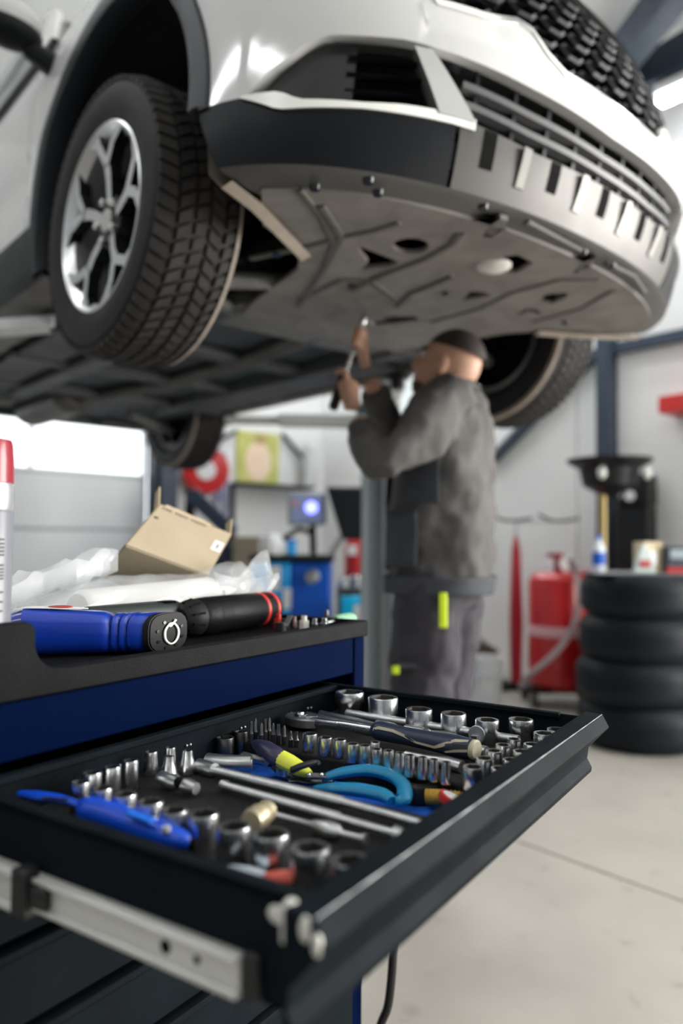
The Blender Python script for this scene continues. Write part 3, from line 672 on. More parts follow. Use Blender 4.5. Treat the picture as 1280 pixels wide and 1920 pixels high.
# near insert
for i, (x, y, r) in enumerate(((150, 1466, 18), (172, 1448, 18), (210, 1437, 16), (244, 1425, 15))):
    socket(x, y, r, .031, '%s socket from the left in the row along the drawer back, near side' % ORD[i].capitalize(), 'sockets along the drawer back')
for (x, y, r, bs, lb) in ((283, 1409, 12, 1.25, 'Fluted bell-shaped socket left of the pair of cone sockets'), (319, 1401, 10, 1.2, 'Slim fluted socket behind the middle cone socket'), (317, 1418, 9, 2.0, 'Cone-shaped fluted socket in front of the slim fluted socket'), (352, 1407, 9.5, 1.75, 'Cone-shaped fluted socket nearest the breaker bar end')):
    socket(x, y, r, .026, lb, 'fluted cone sockets', base=bs)
for i, (x, y, r) in enumerate(((190, 1477, 20), (233, 1488, 23), (281, 1502, 25), (326, 1518, 27), (380, 1524, 30), (438, 1548, 32), (506, 1562, 36), (581, 1588, 38), (657, 1612, 38))):
    socket(x, y, r, .031, '%s socket from the left in the largest near row beside the blue knife' % ORD[i].capitalize(), 'large sockets in the near row', points=12 if i in (4, 5, 6) else 6)
# screw bits standing in their holder
for i, (x, y, hh) in enumerate(((471, 1352, .030), (479, 1347, .032), (490, 1356, .028), (497, 1348, .031), (505, 1346, .031), (512, 1356, .027), (522, 1358, .026), (533, 1361, .025), (545, 1371, .020), (556, 1372, .020))):
    p = D(x, y, FZ + hh); b = MB(); r = .0034
    b.tube([(0, 0, 0), (0, 0, hh * .45)], r, 6); b.tube([(0, 0, hh * .45), (0, 0, hh * .55), (0, 0, hh * .85), (0, 0, hh)], [r * .95, r * .62, r * .6, r * .25 if i % 3 else r * .55], 8)
    o = b.build('screw_bit', GUN, ang=40); o.matrix_world = CART @ T(p.x, p.y, FZ + SH); tag(o, '%s dark screw bit from the left, standing beside the ratchet head' % ORD[i].capitalize(), 'screw bit', 'dark screw bits')
def barthing(name, label, cat, pts, rs, z, parts=None, mt=None, group=None, n=14):
    """round bar laid through pixel points at height z (its own axis height)"""
    P = [D(x, y, z) for x, y in pts]; o0 = P[0].copy(); o0.z = FZ
    t = thing(name, label, cat, CART @ T(*o0), group); b = MB(); b.tube([p - o0 for p in P], rs, n); b.build('shank', mt or CHRS, t); t['o0'] = list(o0); return t, P, o0
# ---- far insert: ratchet, extension bars, universal joint, spinner
rt = thing('ratchet', 'chrome ratchet with navy and beige grip lying beside the small sockets', 'ratchet', CART @ T(*D(565, 1360, FZ + .004)))
R0 = D(565, 1360, FZ + .004); Rd = D(885, 1412, FZ + .014) - R0; Rl = Vector((Rd.x, Rd.y)).length; Ra = math.atan2(Rd.y, Rd.x); RM = RZ(Ra)
b = MB(); b.M = RM
b.loft([[(.0 + .027 * sc * math.cos(t) * (1.25 if math.cos(t) > 0 else 1.0), .0205 * sc * math.sin(t), z) for t in [2 * PI * j / 28 for j in range(28)]] for z, sc in ((0, .86), (.002, 1), (.012, 1), (.014, .88))]); b.build('head', CHRS, rt, ang=30)
b = MB(); b.M = RM; b.cyl((0, 0, .014), (0, 0, .0165), .0105, .009, 24); b.build('selector', GUN, rt)
b = MB(); b.M = RM; b.cyl((-.003, 0, .0165), (-.003, 0, .0185), .0055, .005, 6); b.bar((.012, -.004, .0155), (.026, .004, .0155), .005, .003); b.build('lever', CHR, rt)
b = MB(); b.M = RM; b.tube([(.02, 0, .007), (.05, 0, .0095), (.08, 0, .012), (Rl * .46, 0, .0135)], [.009, .0062, .0062, .0066], 14); b.build('shank', CHR, rt)
GRIPN = mat('navy_grip', (.012, .022, .05), .45, bump=.05, bscale=200); GRIPB = mat('beige_grip', (.42, .38, .27), .5); GRIPK = mat('black_grip', (.016, .016, .017), .5)
g0, g1 = Rl * .47, Rl * 1.01
def grip_ring(t, s=1.): 
    w = interp(t, [0, .06, .3, .6, .85, 1], [.011, .0145, .013, .0135, .0155, .0135]) * s
    return [(lerp(g0, g1, t), w * math.cos(a), .0145 + w * .86 * math.sin(a)) for a in [2 * PI * j / 20 for j in range(20)]]
b = MB(); b.M = RM; b.loft([grip_ring(t) for t in [0, .03, .06, .15, .3, .45, .6, .72, .85, .95, 1]]); gr = b.build('grip', GRIPN, rt)
def grip_patch(path, mt, nm, off=1.03):
    b = MB(); b.M = RM
    up, dn = [], []
    for t, a0, a1 in path:
        w = interp(t, [0, .06, .3, .6, .85, 1], [.011, .0145, .013, .0135, .0155, .0135]) * off
        up.append((lerp(g0, g1, t), w * math.cos(a0), .0145 + w * .86 * math.sin(a0))); dn.append((lerp(g0, g1, t), w * math.cos(a1), .0145 + w * .86 * math.sin(a1)))
    b.loft([up, dn], close=False); b.build(nm, mt, gr)
sg = -1 if (RM @ Vector((0, 1, 0))).x > 0 else 1
A = lambda deg: math.radians(deg - 8) if sg > 0 else PI - math.radians(deg - 8)
grip_patch([(.05, A(38), A(20)), (.10, A(52), A(34)), (.25, A(52), A(34)), (.36, A(38), A(20)), (.5, A(8), A(-6)), (.68, A(4), A(-12)), (.76, A(30), A(8)), (.86, A(62), A(44)), (.97, A(80), A(62))], GRIPB, 'beige_trim')
grip_patch([(.06, A(30), A(-30)), (.12, A(30), A(-30)), (.25, A(28), A(-30)), (.36, A(16), A(-30)), (.46, A(0), A(-30))], GRIPK, 'black_inlay', 1.02)
grip_patch([(.76, A(2), A(-30)), (.86, A(34), A(10)), (.98, A(46), A(22))], GRIPK, 'black_inlay', 1.02)
grip_patch([(.78, A(-12), A(-24)), (.88, A(8), A(-6)), (.99, A(20), A(6))], GRIPB, 'beige_trim', 1.035)
b = MB(); b.M = RM; e0 = grip_ring(1); b.loft([grip_ring(.99, 1.0), [(g1 + .002, p[1], p[2]) for p in grip_ring(.99, 1.0)], [(g1 + .004, p[1] * .85, .0145 + (p[2] - .0145) * .85) for p in grip_ring(.99)]]); b.build('end_cap', GRIPB, gr)
z = FZ + .0098
t, P, o0 = barthing('sliding_t_bar', 'long polished sliding bar with a T-shaped drive head near the handle', 'T bar', [(650, 1338), (700, 1346), (800, 1361), (900, 1376), (972, 1388)], .0066, z, n=16)
hp = D(907, 1376, z) - o0; ax = (P[-1] - P[0]).normalized(); pr = Vector((-ax.y, ax.x, 0)); pr = pr if (CART.to_3x3() @ pr).y < 0 else -pr
b = MB(); b.cyl(hp - ax * .0, hp + pr * .026 + Vector((0, 0, .004)), .0120, n=20); b.cyl(hp - ax * .013, hp + ax * .013, .0110, n=20); b.build('drive_head', CHRS, t, bevel=.001)
b = MB(); q = hp + pr * .026; b.bar(q, q + pr * .008, .008, .008); b.build('drive_square', CHR, t)
barthing('extension_bar', 'chrome extension bar with a hexagonal collar behind the ratchet shank', 'extension bar', [(600, 1338), (660, 1350), (702, 1361), (706, 1361), (738, 1367), (744, 1368)], [.0048, .0048, .0048, .0082, .0082, .006], FZ + .009, group='extension bars')
barthing('extension_bar', 'slim extension bar lying closest behind the ratchet shank', 'extension bar', [(575, 1342), (640, 1356), (700, 1370)], [.0062, .0055, .0055], FZ + .007, group='extension bars')
t, P, o0 = barthing('universal_joint', 'chrome universal joint just behind the navy ratchet grip', 'universal joint', [(760, 1368), (790, 1374), (800, 1376), (830, 1382), (856, 1387)], [.007, .008, .0055, .008, .007], FZ + .009)
b = MB(); c = D(800, 1374, FZ + .014) - o0; b.sph(c, .0065, 12, 8); b.build('pivot', GUN, t)
t, P, o0 = barthing('spinner_bar', 'short chrome spinner bar between the grip and the graded sockets', 'extension bar', [(760, 1414), (800, 1422), (840, 1431), (866, 1438)], [.0042, .0042, .0072, .0072], FZ + .0075, group='extension bars')
barthing('drive_adapter', 'chrome drive adapter lying at the butt of the ratchet grip', 'adapter', [(868, 1404), (890, 1408), (912, 1413)], [.008, .0085, .0088], FZ + .009)
# ---- near insert: long bars, universal joint, brass fitting
barthing('breaker_bar', 'longest polished bar in the near insert, closest to the pliers', 'breaker bar', [(372, 1436), (402, 1445), (406, 1446), (640, 1503), (644, 1504), (795, 1546)], [.0085, .0085, .0058, .0058, .0045, .0045], FZ + .007, group='long bars in the near insert')
barthing('breaker_bar', 'ball-ended polished bar lying in the middle of the three near bars', 'breaker bar', [(416, 1472), (424, 1474), (427, 1475), (634, 1534), (638, 1535), (735, 1562), (740, 1563), (756, 1568)], [.0060, .0060, .0050, .0058, .0042, .0042, .0075, .0065], FZ + .007, group='long bars in the near insert')
barthing('flex_bar', 'shortest polished bar with a bulb at mid-length, nearest the large sockets', 'breaker bar', [(515, 1528), (580, 1546), (592, 1549), (615, 1556), (632, 1561), (640, 1563), (672, 1571), (686, 1574)], [.0035, .0035, .006, .0085, .0070, .0035, .0035, .0055], FZ + .0075, group='long bars in the near insert')
t, P, o0 = barthing('universal_joint', 'chrome universal joint lying in front of the cone-shaped sockets', 'universal joint', [(302, 1458), (325, 1467), (338, 1471), (352, 1475), (368, 1479)], [.0075, .009, .006, .0085, .006], FZ + .0095)
b = MB(); c = D(336, 1467, FZ + .013) - o0; b.sph(c, .006, 12, 8); b.build('pivot', DARK, t)
barthing('threaded_fitting', 'dull brass threaded fitting leaning among the large near sockets', 'fitting', [(470, 1543), (476, 1538), (480, 1536), (486, 1531), (490, 1529), (500, 1520)], [.010, .0115, .0095, .0115, .0095, .010], FZ + .019, mt=mat('dull_brass', (.46, .40, .27), .45, metal=.6, var=.2, scale=60))
# small oblong sockets on the liner under the cutter
barthing('spark_plug_socket', 'long chrome tube socket lying behind the breaker bar end', 'socket', [(388, 1428), (425, 1432), (470, 1432), (473, 1432)], [.0105, .0105, .0105, .008], F0 + .020)
barthing('drive_adapter', 'small chrome adapter lying between the tube socket and the cutter', 'adapter', [(455, 1418), (480, 1424), (484, 1425), (500, 1430)], [.006, .006, .0045, .0045], F0 + .012)
# ---- cutter with navy and yellow handles
L0 = F0 + .010
def cushion(pts, rs, z, n=14, flat=.7): 
    P = smooth([D(x, y, zz) for (x, y), zz in zip(pts, z)], 5); R = []
    for i in range(len(P)):
        t = i / (len(P) - 1) * (len(rs) - 1); R.append(interp(t, list(range(len(rs))), rs))
    b = MB(); b.tube(P, R, n, sy=flat); return b
def cart_thing(name, label, cat, o0): return thing(name, label, cat, CART @ T(*o0))
def put(mb, o0, name, mt, t, **kw): 
    mb.v = [tuple(Vector(v) - o0) for v in mb.v]; return mb.build(name, mt, t, **kw)
o0 = D(530, 1430, F0); t = cart_thing('wire_cutter', 'wire cutter with a navy and yellow handle lying on the blue strip', 'cutter', o0)
put(cushion([(478, 1393), (495, 1402), (515, 1416), (526, 1424)], [.006, .0125, .0135, .0125], [FZ + .014, FZ + .014, FZ + .010, FZ + .006]), o0, 'navy_handle', mat('navy_handle', (.022, .020, .055), .4), t)
put(cushion([(522, 1420), (540, 1430), (560, 1441), (580, 1452)], [.0130, .0135, .0115, .006], [FZ + .0075, FZ + .004, FZ, FZ - .004]), o0, 'yellow_handle', mat('yellow_handle', (.62, .66, .06), .45), t)
put(cushion([(548, 1444), (566, 1436), (590, 1430), (598, 1431)], [.006, .0055, .0050, .003], [FZ + .004, FZ + .010, FZ + .012, FZ + .012], 10), o0, 'latch', GRIPK, t)
put(cushion([(520, 1438), (545, 1452), (575, 1462), (605, 1466)], [.009, .013, .012, .006], [L0, L0, L0, L0], 12, .5), o0, 'jaw', GUN, t)
b = MB(); c = D(530, 1446, L0 + .008); b.cyl(c - Vector((0, 0, .004)), c + Vector((0, 0, .003)), .008, n=16); put(b, o0, 'pivot', CHR, t)
# ---- pliers with cyan handles
o0 = D(650, 1480, F0); t = cart_thing('pliers', 'pliers with looping bright cyan handles in the blue strip', 'pliers', o0)
CYAN = mat('cyan_grip', (.0, .19, .38), .42, bump=.04, bscale=300)
put(cushion([(602, 1460), (640, 1449), (690, 1444), (735, 1455), (757, 1475), (756, 1498), (742, 1502)], [.0055, .0085, .0095, .0095, .0090, .0085, .005], [L0 + .008, L0 + .014, L0 + .016, L0 + .014, L0 + .010, L0 + .006, L0 + .004]), o0, 'upper_handle', CYAN, t)
put(cushion([(590, 1478), (625, 1478), (670, 1481), (715, 1490), (735, 1502)], [.0045, .0085, .0105, .0105, .007], [L0 + .004, L0 + .008, L0 + .008, L0 + .006, L0 + .004]), o0, 'lower_handle', CYAN, t)
put(cushion([(540, 1464), (570, 1462), (600, 1464), (625, 1466)], [.003, .008, .011, .006], [L0] * 4, 12, .5), o0, 'jaw', GUN, t)
b = MB(); c0, c1 = D(572, 1455, L0 + .012), D(612, 1456, L0 + .012); b.bar(c0, c1, .014, .004); put(b, o0, 'pivot_plate', GUN, t, bevel=.001)
for x in (578, 602): b = MB(); c = D(x, 1453, L0 + .0145); b.sph(c, .0028, 10, 6); put(b, o0, 'rivet', CHR, t)
# black tape roll, braided hose and its red-and-white tag by the handle
o0 = D(785, 1498, F0); b = MB(); b.lathe([(.010, 0), (.024, 0), (.025, .002), (.025, .018), (.024, .020), (.010, .020), (.010, 0)], 32); o = b.build('tape_roll', mat('black_tape', (.014, .014, .015), .35)); o.matrix_world = CART @ T(*o0); tag(o, 'roll of black tape lying by the cyan plier handles', 'tape roll')
o0 = D(830, 1500, F0); P = [D(798, 1494, F0 + .012), D(815, 1494, F0 + .013), D(840, 1496, F0 + .013), D(868, 1500, F0 + .012)]; b = MB(); P = smooth(P, 8)
b.tube(P, [.0078 + .0012 * (i % 2) for i in range(len(P))], 12); b.v = [tuple(Vector(v) - o0) for v in b.v]; o = b.build('braided_hose', mat('gold_braid', (.55, .36, .06), .4, metal=.5, bump=.4, bscale=900)); o.matrix_world = CART @ T(*o0); tag(o, 'short gold braided hose between the tape roll and the handle', 'hose')
o0 = D(850, 1510, F0 + .012); t = cart_thing('gauge', 'small round gauge with red rim beside the gold hose', 'gauge', o0)
M_ = frame((0, 0, 0), (.2, -.35, .9)); b = MB(); b.lathe([(.0005, 0), (.018, 0), (.019, .002), (.019, .008), (.016, .009)], 28, M_); b.build('rim', mat('red_plastic', (.50, .03, .025), .4), t)
b = MB(); b.lathe([(.0005, .008), (.016, .008)], 28, M_); b.build('face', mat('white_face', (.8, .8, .8), .4), t)
# ---- blue folding utility knife
o0 = D(240, 1545, FZ); BLUEP = mat('blue_plastic', (.004, .065, .56), .32); t = cart_thing('utility_knife', 'bright blue folding utility knife lying along the near drawer wall', 'knife', o0)
put(cushion([(150, 1519), (165, 1518), (210, 1530), (270, 1552), (330, 1572), (355, 1578)], [.010, .0135, .0135, .0125, .0105, .006], [FZ + .020, FZ + .021, FZ + .020, FZ + .018, FZ + .017, FZ + .015], 16, .85), o0, 'handle', BLUEP, t)
put(cushion([(148, 1508), (110, 1498), (70, 1492), (36, 1487)], [.0045, .0075, .0080, .0045], [FZ + .021, FZ + .023, FZ + .024, FZ + .025], 12, .5), o0, 'blade_carrier', BLUEP, t)
b = MB(); b.bar(D(80, 1496, FZ + .027), D(128, 1500, FZ + .027), .006, .001); put(b, o0, 'blade', CHR, t)
b = MB(); b.bar(D(240, 1523, FZ + .0325), D(285, 1540, FZ + .0305), .007, .002); put(b, o0, 'belt_clip', mat('blue_light', (.02, .16, .70), .3), t)
b = MB(); c = D(312, 1552, FZ + .0275); b.cyl(c - Vector((0, 0, .003)), c + Vector((0, 0, .001)), .0035, n=12); put(b, o0, 'screw', ZINC, t)
# ---- red and clear screwdriver near the handle corner
o0 = D(505, 1650, F0 + .01); t = cart_thing('screwdriver', 'small screwdriver with a coral red and clear handle in the near corner', 'screwdriver', o0)
zz = FZ + .008
put(cushion([(495, 1650), (520, 1648), (560, 1646), (583, 1645)], [.006, .0075, .0070, .005], [zz] * 4, 12, .8), o0, 'handle', mat('coral_plastic', (.62, .10, .07), .4), t)
put(cushion([(428, 1630), (450, 1636), (480, 1643), (496, 1649)], [.0045, .0065, .007, .006], [zz] * 4, 12, .8), o0, 'clear_section', mat('clear_blue_plastic', (.52, .60, .68), .15, spec=.8), t)
# ================================================================ things lying on the trolley top
TZ = .950
def K(x, y, yy): return in_frame(CART, x, y, 1, yy)
# ---- spray can standing in the holder (mostly outside the left edge of the frame)
CY = .05; c = K(20, 1000, CY); rc = .030; zt = K(10, 905, CY).z; ztop = K(10, 822, CY).z
cr = CART.to_3x3().inverted() @ CR; cxy = c - cr.normalized() * rc; zl = TZ
can = thing('spray_can', 'grey spray can with a red cap at the left edge', 'spray can', CART @ T(cxy.x, cxy.y, TZ + SH))
b = MB(); b.lathe([(.0005, 0), (rc * .9, 0), (rc, .004), (rc, zt - zl - .032), (rc * .97, zt - zl - .030)], 32); b.build('label_sleeve', mat('can_label', (.17, .175, .20), .35, var=.1, scale=40), can)
b = MB(); b.lathe([(rc * .97, zt - zl - .030), (rc, zt - zl - .028), (rc, zt - zl - .004), (rc * .95, zt - zl)], 32); b.build('body', mat('can_metal', (.48, .49, .51), .25, metal=.6), can)
b = MB(); b.lathe([(rc * .985, zt - zl), (rc * .975, (zt + ztop) / 2 - zl), (rc * .93, ztop - zl - .006), (rc * .88, ztop - zl - .001), (.0005, ztop - zl)], 32); b.build('cap', mat('can_red', (.30, .025, .04), .25, trans=.15), can)
INK = mat('ink', (.02, .02, .025), .6)
ca = math.atan2(cr.y, cr.x)
for i, (yy, ln) in enumerate(((1012, .9), (1020, .8), (1027, .9), (1034, .75), (1041, .85), (1060, .6), (1067, .7), (1073, .9), (1079, .8), (1085, .9), (1110, .7), (1128, .8), (1145, .6))):
    zz = K(10, yy, CY).z - zl; b = MB()
    seg = [ca - .35 - (1.2 * ln) + 1.2 * ln * j / 10 for j in range(11)]
    b.loft([[((rc + .0004) * math.cos(t), (rc + .0004) * math.sin(t), zz + q) for t in seg] for q in (-.0009, .0009)], close=False); b.build('text_line', INK, can, fix=False)
# ---- blue handheld device
cap = K(309, 1181, .09); tail = K(48, 1182, .205); ax = (tail - cap); ax.z = 0; L = ax.length; ax.normalize(); zc = TZ + .030
DBLUE = mat('device_blue', (.004, .035, .34), .28, coat=.4)
dev = thing('handheld_tester', 'blue handheld device with a black end cap lying on the trolley top', 'handheld device', CART @ frame((cap.x, cap.y, TZ + SH), (0, 0, 1), ax))
def sq(w, h, x, n=28, p=3.2, dz=0.):
    out = []
    for j in range(n):
        t = 2 * PI * j / n; c_, s_ = math.cos(t), math.sin(t); r = (abs(c_) ** p + abs(s_) ** p) ** (-1 / p); out.append((x, r * c_ * w, h + r * s_ * h + dz))
    return out
xs = [.002, .012, .022, .030, .034, .040, .046, .050, .056, .062, .066, .072, .078, .084, .10, .12, .15, .18, L, L + .03, L + .045]
ws = [.024, .0255, .0255, .0255, .0235, .0255, .0255, .0235, .0255, .0255, .0235, .0255, .0265, .027, .0275, .028, .029, .030, .029, .025, .012]
_toc = (dev.matrix_world.inverted().to_3x3() @ (CC - dev.matrix_world.translation)); KS = .95 * (1 if _toc.y > 0 else -1)
def shear(mb, full=False):
    mb.v = [(x + KS * y * (1 if full else max(0., min(1., 1 - (x - .01) / .075))), y, z) for x, y, z in mb.v]; return mb
ws = [w * 1.14 for w in ws]
b = MB(); b.loft([sq(w, w * .90, x, dz=.001) for x, w in zip(xs, ws)]); shear(b).build('shell', DBLUE, dev)
b = MB(); b.loft([sq(.0290, .0265, x, dz=0) for x in (-.004, .003)] + [sq(.0278, .0253, -.006, dz=.001)][::-1]); cp = shear(b, True).build('end_cap', mat('black_rubber', (.008, .008, .009), .5, spec=.2), dev)
b = MB(); ww = .0140; loop = smooth([(-.0095, ww * math.cos(t) * .75, .024 + ww * math.sin(t)) for t in [math.radians(a) for a in (100, 70, 20, -30, -80, -120, -160, 160, 110, 75)]] + [(-.0095, .002, .034), (-.0095, -.006, .042)], 5); b.tube(loop, .0012, 8); shear(b, True).build('white_loop', mat('white_paint_line', (.85, .85, .84), .5), cp)
for q in range(8):
    t = 2 * PI * q / 8 + .3; b = MB(); b.cyl((-.008, .0195 * math.cos(t), .0235 + .0185 * math.sin(t)), (-.005, .0195 * math.cos(t), .0235 + .0185 * math.sin(t)), .0022, n=10); shear(b, True).build('stud', GLOSSB, cp)
b = MB(); b.loft([[(x, y, (.0595) + .0012 * (1 - (y / w_) ** 2) + dz) for y in [w_ * (k / 4 - 1) for k in range(9)]] for x, w_, dz in ((.10, .004, .0), (.115, .012, .0012), (.14, .016, .0022), (.17, .017, .0030), (L, .015, .0028), (L + .015, .006, .0))], close=False); b.build('label_plate', mat('white_label_and_glint', (.75, .76, .78), .4), dev, fix=False)
b = MB(); b.sph((.135, .004, .0632), (.016, .008, .0018), 14, 6); b.build('red_badge', mat('badge_red', (.45, .04, .03), .35), dev)
b = MB(); b.bar((.015, -.0292, .0262), (L, -.0335, .0262), .001, .0012); b.build('seam', mat('seam_light', (.10, .18, .50), .4), dev)
b = MB(); b.tube([(.012, -.026, .030), (.022, -.031, .018), (.03, -.034, .006), (.05, -.04, .004)], .0045, 8); b.build('wrist_strap', mat('black_rubber', (.008, .008, .009), .5, spec=.2), dev)
# ---- black power tool
a0, a1 = K(352, 1164, .165), K(508, 1152, .185); zc = TZ + .032; a0.z = a1.z = 0; ax = (a1 - a0); L = ax.length; ax.normalize()
pt = thing('power_tool', 'black cylindrical power tool with two red rings behind the blue device', 'power tool', CART @ frame((a0.x, a0.y, TZ + SH), (0, 0, 1), ax))
BKP = mat('tool_black', (.006, .006, .007), .45, spec=.12, bump=.08, bscale=200); RINGR = mat('ring_red', (.55, .03, .02), .4)
Q = T(0, 0, .031) @ RY(PI / 2)
b = MB(); b.lathe([(.0005, -.022), (.016, -.020), (.026, -.008), (.0295, .006), (.0295, .016), (.026, .018)], 32, Q); hd = b.build('motor_cap', mat('tool_grey', (.013, .013, .014), .5, spec=.15), pt)
for q in range(10):
    t = 2 * PI * q / 10; b = MB(); b.M = T(0, 0, .031) @ RX(t); b.bar((-.012, 0, .0235), (.008, 0, .0295), .0035, .0025); b.build('vent', DARK, hd)
b = MB(); b.lathe([(.026, .018), (.030, .026), (.031, .05)] + [(.031 - .0012 * (k % 2), .05 + .006 * k) for k in range(7)] + [(.0305, L * .70), (.0295, L * .72), (.0295, L * .95), (.026, L), (.0005, L + .001)], 32, Q); b.build('housing', BKP, pt)
for f in (.80, .93): b = MB(); b.lathe([(.0295, L * f - .004), (.0305, L * f - .003), (.0305, L * f + .003), (.0295, L * f + .004)], 32, Q); b.build('red_ring', RINGR, pt)
b = MB(); b.tube([(L, 0, .031), (L + .012, 0, .031), (L + .03, 0, .031)], [.016, .012, .006], 16); b.build('spindle', GUN, pt)
# second tool, dark grey with vents, behind the first
a0, a1 = K(215, 1150, .195), K(322, 1146, .195); ax = a1 - a0; ax.z = 0; L2 = ax.length; ax.normalize()
t = thing('angle_grinder', 'dark grey motor housing with vent slots between device and plastic bag', 'power tool', CART @ frame((a0.x, a0.y, TZ + SH), (0, 0, 1), ax))
b = MB(); b.loft([sq(w, .029, x) for x, w in ((-.05, .012), (-.04, .022), (0, .028), (L2 * .6, .030), (L2 * .9, .030), (L2 * 1.0, .026), (L2 * 1.03, .012))]); b.build('housing', mat('tool_green_grey', (.020, .028, .028), .5), t)
for q in range(4): b = MB(); b.M = T(L2 * .70 + .006 * q, -.014, .0575) @ RZ(.5); b.box(-.0012, .0012, -.008, .008, -.002, .0015); b.build('vent', DARK, t)
# ---- clutter at the far end of the tray
def tr(name, label, cat, x, y, yy, fn, group=None):
    p = K(x, y, yy); t = thing(name, label, cat, CART @ T(p.x, yy, TZ + SH), group); fn(t); return t
def fg(t):
    b = MB(); b.tube([(0, 0, .012), (.01, 0, .012), (.055, .004, .012), (.065, .004, .012)], [.009, .0115, .0115, .009], 16); b.build('handle', mat('mint_plastic', (.20, .40, .26), .5), t)
    b = MB(); b.cyl((-.03, -.002, .012), (0, 0, .012), .004, n=10); b.build('shaft', CHR, t)
tr('mint_screwdriver', 'pale green plastic handle at the far right end of the trolley top', 'screwdriver', 628, 1164, .06, fg)
def clip(t):
    b = MB(); b.M = RZ(.3); b.bar((-.03, 0, .012), (.025, .01, .024), .008, .002); b.bar((.025, .01, .024), (.032, .012, .006), .010, .003); b.build('arm', CHRS, t); b = MB(); b.cyl((-.028, 0, 0), (-.028, 0, .018), .010, n=14); b.build('base', GRIPK, t)
tr('spring_clip', 'bent metal clip among the small parts right of the power tool', 'clip', 545, 1165, .09, clip)
def nut(r, h, mt): 
    def f(t): b = MB(); b.tube([(0, 0, 0), (0, 0, h)], r, 6); b.build('hex', mt, t); b = MB(); b.cyl((0, 0, h), (0, 0, h + .008), r * .55, n=12); b.build('stem', mt, t)
    return f
for x, y, yy, r, h, mt, lb in ((570, 1158, .10, .009, .014, PALE, 'pale plastic plug in front of the metal clip'), (590, 1160, .07, .007, .012, CHR, 'small chrome bolt just left of the two bolts by the green handle'), (608, 1158, .05, .008, .014, CHR, 'small chrome bolt touching the pale green handle'), (612, 1152, .12, .007, .016, GUN, 'dark bolt behind the chrome bolt by the green handle'), (522, 1150, .13, .008, .018, RINGR, 'small red plug at the tip of the power tool'), (533, 1158, .11, .010, .012, GRIPK, 'black knob right beside the power tool spindle'), (552, 1160, .12, .006, .012, CHR, 'tiny chrome bolt under the raised metal clip arm')):
    tr('bolt', lb, 'bolt', x, y, yy, nut(r, h, mt), 'small parts on the trolley top')
def pad(t):
    b = MB(); b.box(-.045, .06, -.012, .012, 0, .010); b.build('pad', GRIPK, t, bevel=.003)
tr('black_bracket', 'flat black bracket under the small bolts near the tray edge', 'bracket', 590, 1168, .035, pad)
# ---- clear plastic bag with a white roll inside
B0, B1_ = K(40, 1100, .28), K(455, 1090, .28); ctr = (B0 + B1_) / 2; BL = (B1_ - B0).length
rnd = random.Random(3)
bag = thing('plastic_bag', 'crumpled clear plastic bag around a white roll behind the power tools', 'plastic bag', CART @ T(ctr.x, .28, TZ + SH))
def crumple(u, v, amp):
    s = 0
    for k, (fu, fv, ph) in enumerate(((1.1, 3.3, .4), (-1.9, 5.1, 1.7), (2.6, 8.3, .9), (3.9, 11.7, 2.2))): s += abs(math.sin(fu * u * 3 + fv * v * 3 + ph)) / (1.3 + .9 * k)
    return amp * (s - .9)
FILM = mat('clear_film', (.86, .88, .90), .07, spec=.9, alpha=.24)
b = MB(); NU, NV = 70, 34; rows = []
for i in range(NU + 1):
    u = i / NU; x = lerp(-BL / 2, BL / 2, u); r = []
    fat = interp(u, [0, .06, .2, .5, .8, .92, 1], [.25, .55, .85, 1, 1, .85, .25])
    for j in range(NV):
        t = 2 * PI * j / NV; hz = .046 * fat; dy = .052 * (.6 + .4 * fat)
        cz = .046 + interp(u, [0, .3, .75, 1], [-.004, .002, .006, .040])
        p = Vector((x + .012 * math.sin(t * 2 + u * 5), dy * math.cos(t), cz + hz * math.sin(t) * .9)); n = Vector((0, math.cos(t), math.sin(t)))
        p += n * crumple(u * 1.6, t / 6.28, .010); p.z = max(p.z, .002); r.append(p)
    rows.append(r)
b.loft(rows, True, (True, True)); b.build('film', FILM, bag, ang=50)
b = MB(); b.loft([[(lerp(-BL / 2, BL / 2, .78 + .26 * i / 8), lerp(-.055, -.02, j / 8) - .02 * (i / 8), lerp(.030, .085, j / 8) * (1 - .0 * i) + .012 * math.sin(i * .9 + j) - (.02 * (8 - j) / 8 * 0) + .045 * (i / 8) ** 2) for j in range(9)] for i in range(9)], close=False); b.build('film_flap', FILM, bag, ang=22, fix=False, mods=[('SOLIDIFY', dict(thickness=.0006))])
for k in range(2):
    b = MB(); b.loft([[(lerp(-BL * .62, -BL * .05, i / 12), .05 + .03 * k + .012 * math.sin(i * 1.3 + k), lerp(.03, .10, i / 12) + .02 * j + .006 * math.sin(i * 2.1 + j * 2)) for j in range(3)] for i in range(13)], close=False); b.build('film_fold', FILM, bag, ang=20, fix=False, mods=[('SOLIDIFY', dict(thickness=.0006))])
b = MB(); b.tube([(-BL * .30, .0, .042), (-BL * .28, 0, .042), (BL * .30, 0, .050), (BL * .31, 0, .050)], [.028, .034, .036, .030], 24); b.build('white_roll', mat('white_foam', (.62, .62, .60), .6), bag)
